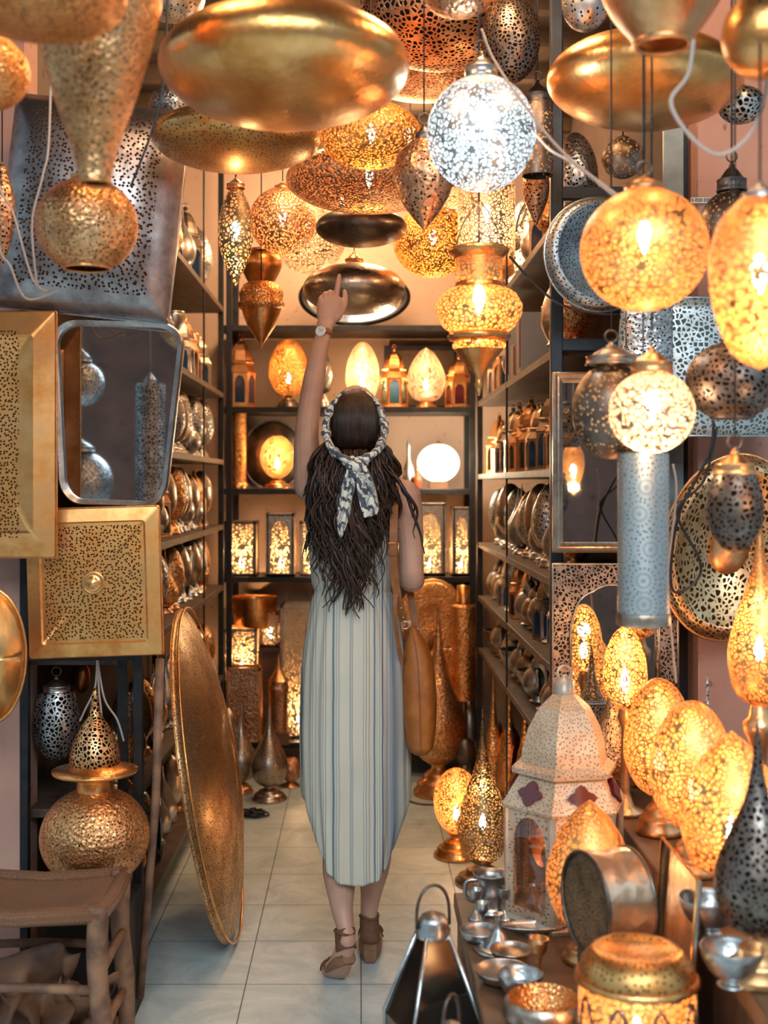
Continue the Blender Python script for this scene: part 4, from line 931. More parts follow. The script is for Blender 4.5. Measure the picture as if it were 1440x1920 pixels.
# lamps on the alley side, seen in the mirrors
def alley(label, X, Y, z, R, H, shape, mat, lit=0):
    r = root('pendant_lamp', label, 'lamp', (X, Y, z-H/2)); G().lathe(scaled(PR[shape], R, H), 48).out('shade', M[mat], r)
    G().lathe(scaled(CAPP, R*.42, .05, H-.004), 28).out('cap', M['silver'], r); G().tube([(0, 0, H+.04), (0, 0, 1.5*H+CEIL-z-H)], .0025, 6).out('cable', M['cord_white'], r)
    if lit: bulb(r, H*.6, lit)
alley('silver dotted globe reflected in the upper part of the rounded mirror', -.99, 2.25, 1.79, .08, .16, 'ball', 'silver_dots')
alley('large silver dotted globe reflected in the lower part of the rounded mirror', -1.06, 1.95, 1.44, .12, .24, 'ball', 'silver_dots')
alley('tall whitish pierced tube reflected in the right part of the rounded mirror', -.79, 2.0, 1.58, .055, .46, 'tube', 'silver_lat')
alley('amber drop lamp reflected in the rectangular mirror', .80, 2.1, 1.49, .042, .20, 'drop_down', 'lit_amber', 5)
# stool
def stoolP(x, y, z): return Vector((x, y, z))
r = root('rush_stool', 'rustic wooden stool with a sagging woven rush seat at the lower left', 'stool', (-.80, 2.97, 0))
zs = .455; hw, hd = .20, .14
mr, tr_, br_ = nmat('woven_rush')
tcn = N(tr_, 'ShaderNodeTexCoord'); wv = N(tr_, 'ShaderNodeTexWave'); wv.inputs['Scale'].default_value = 55; wv.inputs['Distortion'].default_value = 2.5; wv.bands_direction = 'X'; wv.inputs['Detail'].default_value = 3
wv2 = N(tr_, 'ShaderNodeTexWave'); wv2.inputs['Scale'].default_value = 55; wv2.bands_direction = 'Y'; wv2.inputs['Distortion'].default_value = 2
L(tr_, tcn.outputs['Object'], wv.inputs[0]); L(tr_, tcn.outputs['Object'], wv2.inputs[0])
pr_ = mathn(tr_, 'MULTIPLY', wv.outputs[1], wv2.outputs[1])
L(tr_, mixc(tr_, pr_, (.20, .08, .04), (.52, .27, .13)), br_.inputs['Base Color']); br_.inputs['Roughness'].default_value = .7
bp = N(tr_, 'ShaderNodeBump'); bp.inputs['Strength'].default_value = .8; bp.inputs['Distance'].default_value = .006; L(tr_, pr_, bp.inputs['Height']); L(tr_, bp.outputs[0], br_.inputs['Normal'])
g = G(); n = 20; vs = []
for i in range(n+1):
    for j in range(n+1):
        u, v = i/n*2-1, j/n*2-1; e = max(abs(u), abs(v))
        vs.append((u*hw, v*hd, zs-.035*(1-u*u)*(1-v*v)**.6+.012*(abs(u) > .9)-(.03 if e > .999 else 0)))
g.add(vs, [(i*(n+1)+j, (i+1)*(n+1)+j, (i+1)*(n+1)+j+1, i*(n+1)+j+1) for i in range(n) for j in range(n)])
o = g.out('seat', mr, r); solid(o, .022, -1)
rails = G()
for a, b2 in (((-hw, -hd), (hw, -hd)), ((-hw, hd), (hw, hd)), ((-hw, -hd), (-hw, hd)), ((hw, -hd), (hw, hd))):
    g = G(); g.tube([Vector((a[0], a[1], zs-.008)), Vector(((a[0]+b2[0])/2, (a[1]+b2[1])/2, zs-.02)), Vector((b2[0], b2[1], zs-.008))], .02, 12); g.out('rush_edge', mr, r)
for sx_, sy_ in ((-1, -1), (1, -1), (1, 1), (-1, 1)):
    px, py = sx_*(hw-.006), sy_*(hd-.006)
    o = G().tube(cr([(px*1.06, py*1.06, 0), (px*1.04+.004, py*1.04, .16), (px-.003, py, .32), (px, py, zs+.008)], 5), [.021]*6+[.024]*5+[.025]*5, 14).out('leg', M['wood'], r)
for z in (.12, .27):
    for s in (-1, 1):
        G().tube([(-hw, s*hd, z), (0, s*hd+.004, z+.006), (hw, s*hd, z)], .011, 10).out('stretcher', M['wood'], r)
        G().tube([(s*hw, -hd, z+.04), (s*hw, 0, z+.045), (s*hw, hd, z+.04)], .011, 10).out('stretcher', M['wood'], r)
# crumpled brown leather scraps beneath
M['scrap'] = plain('brown_leather_scrap', (.26, .11, .05), .6, nscale=9, col2=(.08, .04, .03), bump=.3)
for i, (px, py, zt, sc) in enumerate(((-.91, 2.95, .22, .10), (-.79, 3.0, .30, .11), (-.68, 3.03, .24, .08))):
    g = G(); n = 14; vs = []; rnd = random.Random(i+40)
    for a in range(n+1):
        for b2 in range(n+1):
            u, v = a/n*2-1, b2/n*2-1; nz = noise.noise(Vector((u*1.6+i*5, v*1.6, 0))); n2 = noise.noise(Vector((u*1.6, v*1.6+9, i*3)))
            vs.append((px+u*sc*(.8+.2*v)+n2*.06, py+nz*.09, max(.002, zt*(v*.5+.5)+n2*.03*(v+1))))
    g.add(vs, [(a*(n+1)+b2, (a+1)*(n+1)+b2, (a+1)*(n+1)+b2+1, a*(n+1)+b2+1) for a in range(n) for b2 in range(n)])
    o = g.out('leather_scrap', M['scrap']); solid(o, .003); tag(o, ['leftmost crumpled brown leather scrap under the rush stool', 'crumpled brown leather scrap in the middle under the rush stool', 'crumpled brown leather scrap near the right legs of the rush stool'][i], 'scrap', 'leather scraps under the stool')

# ------------------------------------------------------------------ right display table
TZ, PZ = .40, .60
r = root('display_table', 'low brown wooden display table covered with lamps at the lower right', 'table', (.435, 2.6, 0))
bev(G().box((0, -.02, TZ-.02), (.20, .54, .02)).out('tabletop', M['wood_table'], r, smooth=False), .004)
for a, b2 in ((-.17, -.48), (-.17, .48), (.17, -.48), (.17, .48)): G().box((a, b2, (TZ-.04)/2), (.022, .022, (TZ-.04)/2)).out('leg', M['wood'], r, smooth=False)
G().box((0, -.50, TZ-.07), (.16, .01, .03)).out('apron', M['wood_table'], r, smooth=False)
r = root('display_bench', 'higher wooden bench along the right side carrying the egg-shaped lamps', 'bench', (1.07, 2.66, 0))
bev(G().box((0, 0, PZ-.02), (.43, .72, .02)).out('top', M['wood_table'], r, smooth=False), .004)
G().box((-.405, 0, (PZ-.04)/2), (.012, .70, (PZ-.04)/2)).out('side_panel', plain('dark_panel', (.03, .025, .025), .5), r, smooth=False)
for a, b2 in ((.38, -.68), (.38, .68)): G().box((a, b2, (PZ-.04)/2), (.022, .022, (PZ-.04)/2)).out('leg', M['wood'], r, smooth=False)
def ts(label, x, y0, yb, wd, z=TZ, **k):
    d = Dz(yb-4, z); return stand(label, x, y0, yb, wd, d, z=z+.0005, **k)
M['white_pierced'] = metal('whitewashed_pierced', (.92, .70, .50), (.70, .48, .32), .42, 'slots', 95, .20, bump=.5, met=.55, hole=(.25, .12, .06))
M['white_frame'] = plain('whitewashed_metal', (.82, .66, .52), .4, met=.5, nscale=12, col2=(.5, .42, .36))
M['pane_clear'] = plain('clear_pane', (.30, .22, .18), .08, spec=.7)
tb.inputs[0]
gm, gt, gb_ = nmat('clear_glass_pane'); gl = N(gt, 'ShaderNodeBsdfTransparent'); gs = N(gt, 'ShaderNodeBsdfGlossy'); gs.inputs['Roughness'].default_value = .03; mx = N(gt, 'ShaderNodeMixShader'); mx.inputs[0].default_value = .14
gl.inputs[0].default_value = (.8, .66, .58, 1)
L(gt, gl.outputs[0], mx.inputs[1]); L(gt, gs.outputs[0], mx.inputs[2]); L(gt, mx.outputs[0], gt.nodes['Material Output'].inputs[0]); M['clear'] = gm
dl = 2.955
lantern('large whitewashed six-sided lantern with dark red panes on the display table', (P(1058, 0, dl).x, dl+.0, TZ+.0005), .142, (P(0, 1215, dl).z-TZ)/1.115, 6, 'white_pierced', 'clear', 'white_frame', skirtglass='glass_red', name='hexagonal_lantern', rotz=.18)
ts('amber egg lamp with a pointed top in front of the whitewashed lantern', 1106, 1497, 1805, 162, shape='drip', mat='lit_amber', bh=66, bw=100, lit=2.5)
ts('pierced brass cone lamp peeping out behind the whitewashed lantern', 1150, 1235, 1504, 110, z=PZ, shape='teardrop', mat='brass_dots', bh=24, bw=60, bmat='dark')
# bracelet-like drum standing on its side
dd = 2.42; r = root('hand_drum', 'pale metal drum with a dark mesh face standing on its side on the display table', 'drum', (P(1140, 0, dd).x, dd, TZ+.115+.1025))
Rm = Matrix.Rotation(math.radians(-72), 3, 'Z') @ Matrix.Rotation(PI/2, 3, 'X')
G().lathe([(.098, -.05), (.0985, -.03), (.094, 0), (.0985, .03), (.098, .05)], 48, (0, 0, 0), Rm).out('shell', metal('ribbed_pale_metal', (.92, .74, .56), (.66, .46, .32), .24, hammer=34, bump=.6), r)
for s in (-1, 1): G().torus(tuple(Rm @ Vector((0, 0, .05*s))), .097, .004, Rm @ Matrix.Rotation(PI/2, 3, 'X'), 48, 8).out('hoop', M['dark'], r)
for s in (-1, 1): G().lathe([(.094, .047*s), (.05, .046*s), (.001, .046*s)], 48, (0, 0, 0), Rm).out('mesh_face', metal('brown_mesh_%d' % s, (.5, .36, .22), (.24, .16, .09), .45, 'dots', 220, .3, bump=.4), r)
o = G().box((P(1140, 0, dd).x, dd+.0, TZ+.0577), (.05, .06, .0572)).out('wooden_block', M['wood_table'], smooth=False); tag(o, 'wooden block under the pale metal drum on the display table', 'block')
# domed drum lamp in front
dd = 2.12; r = root('drum_lamp', 'round brass drum lamp with a domed lid and arched cut-outs at the bottom right', 'lamp', (P(1194, 0, dd).x, dd, TZ+.0005)); Rr = 112/F*dd; H0 = P(0, 1836, dd).z-TZ
G().lathe([(Rr*.95, 0), (Rr*.96, .01), (Rr*.96, H0-.01), (Rr*.95, H0)], 56).out('shade', M['lit_amber'], r)
G().lathe([(Rr*.95, H0-.002), (Rr*1.03, H0), (Rr*1.03, H0+.008), (Rr*.97, H0+.012)], 56).out('rim', M['gold'], r)
G().lathe([(Rr*.97, H0+.01), (Rr*.93, H0+.03), (Rr*.75, H0+.052), (Rr*.6, H0+.056), (Rr*.55, H0+.05), (.001, H0+.052)], 56).out('lid', M['gold_dots_big'], r)
g = G()
for i in range(9):
    a0 = 2*PI*i/9
    g.tube([(Rr*.975*math.cos(a0+(t-.5)*.62), Rr*.975*math.sin(a0+(t-.5)*.62), .012+(H0-.03)*math.sin(PI*t)**.6) for t in [j/14 for j in range(15)]], .0028, 6)
g.out('arches', M['dark'], r); bulb(r, .05, 8, down=False, size=1.2)
# gold-lined bowl
db = 2.32; r = root('lined_bowl', 'pale bowl with a speckled gold inside at the bottom edge of the display table', 'bowl', (P(1020, 0, db).x, db, TZ+.0005)); k = .068
G().lathe([(k*.5, 0), (k*.9, .012), (k*1.15, .035), (k*1.1, .06), (k*1.0, .068)], 48).out('outside', M['warm_silver'], r)
G().lathe([(k*1.0, .068), (k*.94, .062), (k*.9, .04), (k*.6, .02), (.001, .015)], 48).out('inside', M['gold_fine'], r)
r = root('brass_tray', 'pale brass rectangular tray leaning against the side of the bench behind the drum lamp', 'tray', (.60, 2.36, TZ+.0005))
L_ = [[Vector((y_, a*wq, .16+b*hq)) for a, b in ((1, 1), (-1, 1), (-1, -1), (1, -1))] for wq, hq, y_ in ((.13, .16, -.012), (.12, .15, 0), (.06, .08, 0))]
autosm(solid(G().loops(L_, capend=True).out('plate', M['warm_silver'], r, smooth=False), .002)); q_ = L_[0]; G().tube(q_+[q_[0], q_[1]], .003, 6).out('rim', M['gold'], r); r.rotation_euler = (0, .07, 0)
# silver tableware
def tz(x, y, z=TZ): d = Dz(y, z); return Vector((P(x, 0, d).x, d, z+.0005))
r = root('silver_jug', 'silver jug with a wide rim at the far left corner of the display table', 'jug', tz(920, 1712))
G().lathe(cr([(.034, 0), (.036, .006), (.028, .02), (.034, .045), (.03, .068), (.033, .085), (.042, .094), (.04, .096), (.028, .08), (.025, .02), (.001, .015)], 5), 40).out('body', M['silver'], r)
G().tube(cr([(-.03, 0, .08), (-.058, 0, .075), (-.06, 0, .04), (-.034, 0, .025)], 5), .005, 8).out('handle', M['silver'], r)
for i, (x, y, s, nm) in enumerate(((893, 1722, .9, 'leftmost small silver cup beside the jug'), (905, 1742, .8, 'small silver cup in front of the jug'), (947, 1722, .95, 'small silver cup right of the jug'))):
    r = root('silver_cup', nm, 'cup', tz(x, y), 'silver cups beside the jug'); r.scale = (s,)*3
    G().lathe(cr([(.022, 0), (.02, .004), (.007, .02), (.006, .04), (.016, .055), (.02, .075), (.018, .075), (.001, .05)], 5), 28).out('bowl', M['silver'], r); G().lathe([(.023, 0), (.023, .004), (.0, .005)], 24).out('foot', M['silver'], r)
r = root('candle_holder', 'silver candle holder with a tall thin neck in front of the jug', 'candlestick', tz(934, 1782))
G().lathe([(.052, 0), (.054, .004), (.04, .008), (.001, .01)], 36).out('saucer', M['silver'], r); G().lathe(cr([(.034, .008), (.02, .03), (.008, .05), (.007, .07), (.012, .08), (.011, .082), (.001, .08)], 5), 30).out('neck', M['silver'], r)
for i, (x, y, R, nm, mt) in enumerate(((943, 1842, .058, 'polished silver bowl nearest the front of the display table', 'silver'), (958, 1802, .045, 'shallow silver saucer behind the front silver bowl', 'warm_silver'), (900, 1765, .045, 'silver saucer at the left edge of the display table', 'silver'))):
    r = root('silver_dish', nm, 'dish', tz(x, y), 'silver dishes on the display table')
    G().lathe(cr([(.4*R, 0), (.8*R, .008), (R, .024), (R*.98, .027), (R*.7, .014), (.001, .008)], 5), 40).out('dish', M[mt], r); G().torus((0, 0, .0255), R*.99, .002, Matrix.Rotation(PI/2, 3, 'X'), 40, 6).out('rim', M['silver'], r)
r = root('oval_tray', 'oval silver tray with pointed ends in front of the whitewashed lantern', 'tray', tz(1000, 1752))
o = G().lathe([(.07, .02), (.066, .016), (.04, .006), (.001, .004)], 40).out('dish', M['silver'], r); o.scale = (1.1, .42, 1); o = G().torus((0, 0, .02), .07, .002, Matrix.Rotation(PI/2, 3, 'X'), 40, 6).out('rim', M['silver'], r); o.scale = (1.1, .42, 1)
G().lathe([(.02, 0), (.018, .006)], 20).out('foot', M['silver'], r)
# bench lamps
def bs(label, x, y0, yb, wd, **k): return ts(label, x, y0, yb, wd, z=PZ, **k)
bs('tall amber egg lamp at the back of the bench nearest the carved mirror', 1236, 1268, 1566, 132, shape='egg', mat='lit_amber', bh=74, bw=86, lit=5)
bs('amber egg lamp second from the back on the bench', 1298, 1310, 1640, 158, shape='egg', mat='lit_amber', bh=84, bw=100, lit=6)
bs('large amber egg lamp blazing at the right front of the bench', 1372, 1368, 1716, 190, shape='drip', mat='lit_amber', bh=74, bw=110, lit=8)
bs('dark silver drop lamp with a long spire at the bottom right corner', 1420, 1345, 1842, 158, shape='teardrop', mat='dark_lat', bh=96, bw=124, bmat='brass', lit=1.5)
bs('silver spire lamp mostly hidden between the amber eggs', 1326, 1262, 1622, 96, shape='teardrop', mat='silver_dots', bh=50, bw=80)
bs('pear-shaped amber lamp on a tall foot at the right edge above the bench', 1424, 930, 1600, 116, shape='teardrop', mat='lit_amber', bh=280, bw=100, bmat='brass', lit=6,
   bprof=[(0, 0), (1, 0), (1, .04), (.5, .08), (.3, .2), (.25, .5), (.3, .7), (.6, .8), (.62, .86), (.4, .9), (.3, 1)])
bs('small glowing egg lamp in front of the carved arch mirror', 1172, 1172, 1530, 82, shape='egg', mat='lit_gold', bh=200, bw=70, lit=6,
   bprof=[(0, 0), (1, 0), (1, .04), (.5, .08), (.25, .2), (.2, .8), (.4, .9), (.3, 1)]).location.x += .0
for kd, x, d_, sc, lab in ((SB, 1300, 2.28, .75, 'small silver bowl on the bench in front of the blazing egg lamp'), (BC, 1268, 2.66, .7, 'short brass candlestick on the bench left of the large egg lamps'),
                           (SB, 1338, 2.05, .7, 'small silver bowl at the front edge of the bench beside the dark spire lamp'), (NT, 1246, 2.42, .0, '')):
    if sc: dup(PROTO[kd], (P(x, 0, d_).x+.03, d_, PZ+.0005), .4, sc, lab, 'small ware on the bench')
for kd, x, d_, sc, lab in ((BC, 1010, 2.50, .55, 'small brass candlestick on the display table behind the gold-lined bowl'), (SB, 975, 2.46, .62, 'little silver bowl left of the gold-lined bowl on the display table')):
    dup(PROTO[kd], (P(x, 0, d_).x, d_, TZ+.0005), .4, sc, lab, 'small ware on the display table')
# pyramid lanterns at the front, standing on the floor
def pyramid(label, x, ytop, d, H, w0, rz):
    r = root('pyramid_lantern', label, 'lantern', (P(x, 0, d).x, d, 0)); r.rotation_euler = (0, 0, rz)
    def sq(w2, z): return [Vector((a*w2, b*w2, z)) for a, b in ((1, 1), (-1, 1), (-1, -1), (1, -1))]
    G().loops([sq(w0*.84, .0), sq(w0, H*.55), sq(w0*.96, H*.56), sq(w0*.32, H*.86)]).out('body', M['panel_dark'], r, smooth=False)
    g = G()
    for a, b in ((1, 1), (-1, 1), (-1, -1), (1, -1)): g.tube([(a*w0*.84, b*w0*.84, 0), (a*w0, b*w0, H*.555), (a*w0*.32, b*w0*.32, H*.86)], .005, 6)
    g.out('corner_strip', M['silver'], r)
    G().lathe([(w0*.46, H*.85), (w0*.47, H*.875), (w0*.40, H*.89), (w0*.42, H*.90), (w0*.3, H*.925), (w0*.1, H*.935), (.001, H*.94)], 32).out('cap', M['silver'], r)
    hz = H*.88; pts = [(w0*.47*math.cos(a)*(1+.12*math.sin(a)), 0, hz+.002+H*.145*math.sin(a)**.75) for a in [PI*i/24 for i in range(25)]]
    G().tube(pts, .0035, 8).out('handle', M['dark'], r); return r
M['panel_dark'] = plain('dark_polished_panel', (.22, .18, .14), .12, met=.9, nscale=3, col2=(.06, .06, .06))
pyramid('dark four-sided pyramid lantern with a wire handle standing at the bottom centre', 812, 1672, 2.55, .588, .078, .35)
pyramid('second dark pyramid lantern right of the first at the bottom edge', 846, 1790, 2.22, .50, .055, .9)

# ------------------------------------------------------------------ loose cables
cordobj('pale cable slanting from the white globe lamp to the amber globe lamp', [(903, 55, 2.68), (925, 110, 2.6), (985, 200, 2.5), (1060, 290, 2.4), (1165, 372, 2.3)], 2.5)
cordobj('second pale cable slanting under the first towards the amber globe lamp', [(1000, 245, 2.75), (1030, 280, 2.6), (1080, 310, 2.5), (1160, 374, 2.32)], 2.5)
cordobj('pale cable looping in front of the gold disc at the top right', [(1300, 75), (1290, 140), (1258, 190), (1290, 250), (1345, 290), (1400, 260), (1432, 190), (1440, 130)], 2.0, .0035)
cordobj('black cable hanging in a long loop beside the silver tube lamp', [(1345, 800), (1320, 900), (1270, 960), (1312, 1050), (1305, 1090), (1265, 1110), (1258, 1060), (1275, 960), (1330, 850), (1338, 790)], 2.9, .0035, 'cord_black')
cordobj('pale cable hanging straight down beside the silver tube lamp', [(1262, 870), (1268, 930), (1252, 1080), (1258, 1180), (1268, 1280)], 2.9, .003)
cordobj('black cable running from the shelf to the round silver plate', [(955, 480), (1000, 530), (1050, 570), (1120, 588), (1200, 590)], 3.3, .0035, 'cord_black')
cordobj('pale cable sagging at the left edge under the silver shade', [(-30, -428), (-20, 100), (-5, 330), (25, 400), (60, 520), (90, 548)], 2.9, .003)
cordobj('second pale cable sagging at the left edge under the silver shade', [(-50, -428), (-30, 150), (-5, 440), (20, 500), (50, 560), (110, 545)], 2.9, .003)
cordobj('pale cable dangling beside the big inverted teardrop lamp', [(110, -425), (98, 0), (92, 258), (80, 330), (60, 420), (70, 540)], 2.8, .0028)
cordobj('black cable hanging down in front of the silver shade', [(330, -460), (312, 60), (300, 190), (280, 260), (245, 350)], 2.7, .0028, 'cord_black')
cordobj('thin black cable lying on the tiles between the dress and the amber lamp', [(760, 1500, 5.45), (790, 1508, 5.40), (825, 1507, 5.42), (850, 1490, 5.55)], 5.4, .004, 'cord_black')
# ------------------------------------------------------------------ the woman
WD = 3.60
def W(x, y, d=WD): return P(x, y, d)
def ring_pts(c, rx, ry, ax, up, n=16):
    return [c+ax*(rx*math.cos(2*PI*k/n))+up*(ry*math.sin(2*PI*k/n)) for k in range(n)]
def limb(g, pts, radii, n=16, ends=True):
    """tapered elliptical limb with rounded ends; radii (rx, ry) or r"""
    pts = [Vector(p) for p in pts]; m = len(pts)
    q = []; rr = []
    for i in range(m):
        q.append(tuple(pts[i])+((radii[i], radii[i]) if not isinstance(radii[i], tuple) else radii[i]))
    q = cr(q, 5); pp = [Vector(a[:3]) for a in q]; rad = [(max(a[3], .002), max(a[4], .002)) for a in q]
    d0 = (pp[0]-pp[1]).normalized(); d1 = (pp[-1]-pp[-2]).normalized(); r0 = min(rad[0]); r1 = min(rad[-1])
    pre = [(pp[0]+d0*r0*math.sin(t), math.cos(t)) for t in (1.35, .95, .5)]; post = [(pp[-1]+d1*r1*math.sin(t), math.cos(t)) for t in (.5, .95, 1.35)]
    seq = [(a, (rad[0][0]*s, rad[0][1]*s)) for a, s in pre]+list(zip(pp, rad))+[(a, (rad[-1][0]*s, rad[-1][1]*s)) for a, s in post]
    lps = []; prev = Vector((1, 0, 0))
    for i, (p, (rx, ry)) in enumerate(seq):
        d = (seq[min(i+1, len(seq)-1)][0]-seq[max(i-1, 0)][0]).normalized()
        ax = prev-d*prev.dot(d)
        if ax.length < 1e-3: ax = d.orthogonal()
        ax.normalize(); up = d.cross(ax); prev = ax
        lps.append(ring_pts(p, rx, ry, ax, up, n))
    b = len(g.v); g.loops(lps, capend=True); g.f.append(tuple(b+k for k in range(n))[::-1])
    return g
body = G()
# torso
X0 = lambda px: (px-VX)/F*WD
limb(body, [W(668, 1330), W(664, 1260), W(660, 1180), W(660, 1110), W(662, 1030), W(664, 960), W(664, 905)],
     [(.10, .09), (.132, .10), (.122, .095), (.100, .082), (.115, .088), (.125, .086), (.10, .07)], 24)
limb(body, [W(664, 925), W(665, 880), W(667, 845)], [(.055, .055), (.048, .052), (.05, .055)])
# head
limb(body, [W(667, 865, WD+.01), W(667, 835, WD+.02), W(667, 795, WD+.02), W(667, 762, WD+.01)], [(.05, .06), (.064, .082), (.073, .094), (.062, .082)], 20)
hc = W(667, 815, WD)
limb(body, [hc+Vector((0, .10, -.012)), hc+Vector((0, .118, -.022))], [.012, .010], 10)       # nose
limb(body, [hc+Vector((-.02, .098, -.052)), hc+Vector((0, .104, -.052)), hc+Vector((.02, .098, -.052))], [.005, .008, .005], 10)   # lips
for s in (-1, 1):
    limb(body, [hc+Vector((s*.028, .092, .006)), hc+Vector((s*.036, .088, .006))], [.012, .011], 10)  # eye sockets
    limb(body, [hc+Vector((s*.077, .02, -.02)), hc+Vector((s*.079, .015, .015))], [(.006, .014), (.007, .016)], 10)  # ears
# shoulders and arms
limb(body, [W(664, 915), W(620, 912), W(585, 905)], [(.05, .06), (.05, .05), (.042, .045)])
limb(body, [W(664, 925), W(720, 920), W(752, 925)], [(.05, .06), (.05, .05), (.043, .046)])
SL, EL, WL = W(580, 912), W(577, 800, WD+.07), W(606, 628, WD+.17)
limb(body, [SL, W(576, 862, WD+.03), W(575, 812, WD+.06), W(580, 765, WD+.09), W(589, 710, WD+.12), W(598, 660, WD+.15), WL, W(610, 605, WD+.18)],
     [.046, .041, .036, .034, .033, .027, (.024, .018), (.027, .017)])
# left hand: palm, extended index, curled fingers, thumb
HD = WD+.19
limb(body, [W(611, 612, HD), W(614, 595, HD), W(618, 575, HD), W(621, 560, HD+.004)], [(.022, .016), (.034, .017), (.040, .017), (.038, .015)], 18)
def fing(pts, r): limb(body, pts, r, 10)
fing([W(629, 565, HD), W(632, 545, HD+.002), W(634, 530, HD+.006), W(636, 517, HD+.01)], [.0100, .0092, .0082, .0068])
for i, (px, py) in enumerate(((619, 556), (610, 559), (602, 566))):
    s = 1-.07*i; b = W(px, py, HD)
    fing([b+Vector((0, -.002, -.012)), b+Vector((0, 0, .012*s)), b+Vector((.001, .030*s, .012*s)), b+Vector((.003, .034*s, -.014*s)), b+Vector((.004, .016*s, -.020*s))], [.0096, .0088, .0080, .0074, .0064])
fing([W(632, 595, HD), W(643, 578, HD+.01), W(647, 562, HD+.012), W(646, 547, HD+.012)], [.0135, .011, .0098, .0076])
# right arm, bent, hand up at the strap
SR = W(760, 930)
limb(body, [SR, W(768, 990, WD-.01), W(771, 1040, WD-.02), W(772, 1078, WD-.02), W(772, 1086, WD+.01), W(764, 1060, WD+.12), W(750, 1020, WD+.20)],
     [.047, .040, .036, .036, .037, .031, .023])
hb = W(748, 1012, WD+.215)
limb(body, [hb, hb+Vector((-.012, .02, .03)), hb+Vector((-.022, .03, .055))], [(.024, .016), (.036, .017), (.034, .015)], 16)
for i in range(4):
    b = hb+Vector((-.022+.022-.016*i-.004, .03, .062-.004*i)); s = (.93, 1, .95, .8)[i]
    fing([b, b+Vector((-.002, .012, .022*s)), b+Vector((-.004, .032*s, .020*s)), b+Vector((-.004, .036*s, -.002))], [.0098, .0092, .0084, .007])
fing([hb+Vector((.01, .01, .015)), hb+Vector((.035, .022, .035)), hb+Vector((.034, .036, .058))], [.012, .010, .0078])
# legs
LA, RA = W(648, 1742, 3.50), W(692, 1712, 3.72)
limb(body, [W(632, 1290), W(632, 1400), W(634, 1500, WD-.0), W(636, 1590, WD-.02), W(637, 1640, WD-.05), W(641, 1700, 3.53), LA, W(650, 1765, 3.49)],
     [.085, .076, .058, .050, .048, .033, (.025, .029), (.027, .032)])
limb(body, [W(704, 1290), W(706, 1400, WD+.03), W(708, 1490, WD+.06), W(705, 1580, WD+.10), W(701, 1625, WD+.11), W(696, 1672, 3.72), RA, W(692, 1738, 3.72)],
     [.085, .076, .058, .050, .048, .033, (.025, .029), (.027, .032)])
# feet: left pushing off its toes, right flatter
limb(body, [LA+Vector((.002, -.008, -.03)), W(644, 1790, 3.50), W(632, 1818, 3.545), W(622, 1828, 3.59)], [(.027, .027), (.030, .027), (.037, .018), (.032, .011)])
limb(body, [RA+Vector((0, -.006, -.04)), RA+Vector((.002, .04, -.075)), RA+Vector((.004, .12, -.118)), RA+Vector((.004, .17, -.128))], [(.028, .028), (.031, .026), (.038, .017), (.032, .011)])
for i in range(5):
    b = W(612+6.2*i, 1833-1.0*i, 3.60+.006*i); fing([b, b+Vector((-.003, .03-.003*abs(i-3), -.004))], [.0075, .006])
    b = RA+Vector((-.022+.012*i, .175, -.134)); fing([b, b+Vector((0, .03-.003*i, -.002))], [.0075, .006])
mk, tk, bk = nmat('skin')
tcn = N(tk, 'ShaderNodeTexCoord'); ns = N(tk, 'ShaderNodeTexNoise'); ns.inputs['Scale'].default_value = 14; ns.inputs['Detail'].default_value = 5; L(tk, tcn.outputs['Object'], ns.inputs['Vector'])
L(tk, mixc(tk, mrange(tk, ns.outputs[0], .3, .7), (.56, .31, .22), (.66, .39, .29)), bk.inputs['Base Color'])
bk.inputs['Roughness'].default_value = .48; bk.inputs['Subsurface Weight'].default_value = .08; bk.inputs['Subsurface Radius'].default_value = (.02, .008, .004); bk.inputs['Subsurface Scale'].default_value = .5
tmp = body.out('tmp', mk)
rm = tmp.modifiers.new('r', 'REMESH'); rm.mode = 'VOXEL'; rm.voxel_size = .0029
sm = tmp.modifiers.new('s', 'SMOOTH'); sm.factor = .5; sm.iterations = 3
bpy.context.view_layer.update(); dg = bpy.context.evaluated_depsgraph_get()
me = bpy.data.meshes.new_from_object(tmp.evaluated_get(dg)); C.objects.unlink(tmp)
for p in me.polygons: p.use_smooth = True
me.materials.clear(); me.materials.append(mk)
wom = root('person', 'woman seen from behind in a striped midi dress pointing up with her left hand', 'person', (W(668, 0).x, WD, 0))
OFF = -wom.location.copy()
def wchild(o): o.parent = wom; o.location = OFF; return o
bo = bpy.data.objects.new('body', me); C.objects.link(bo); wchild(bo)

# ---- dress: rings from neckline to curved hem
md_, td, bd = nmat('striped_linen')
tcn = N(td, 'ShaderNodeTexCoord'); s = N(td, 'ShaderNodeSeparateXYZ'); L(td, tcn.outputs['UV'], s.inputs[0])
nw = N(td, 'ShaderNodeTexNoise'); nw.inputs['Scale'].default_value = 5; L(td, tcn.outputs['Object'], nw.inputs['Vector'])
u = mathn(td, 'ADD', s.outputs[0], mathn(td, 'MULTIPLY', mathn(td, 'SUBTRACT', nw.outputs[0], .5), .008))
def stripe(per, off, wdt):
    a = mathn(td, 'FRACT', mathn(td, 'DIVIDE', mathn(td, 'ADD', u, off), per)); a = mathn(td, 'ABSOLUTE', mathn(td, 'SUBTRACT', a, .5)); return mrange(td, a, wdt, wdt*.55)
c = mixc(td, mrange(td, nw.outputs[0], .3, .7), (.76, .70, .58), (.86, .80, .68))
c = mixc(td, stripe(.0345, .004, .045), c, (.42, .46, .46)); c = mixc(td, stripe(.0345, .0105, .035), c, (.46, .48, .46)); c = mixc(td, stripe(.046, .002, .03), c, (.46, .44, .40))
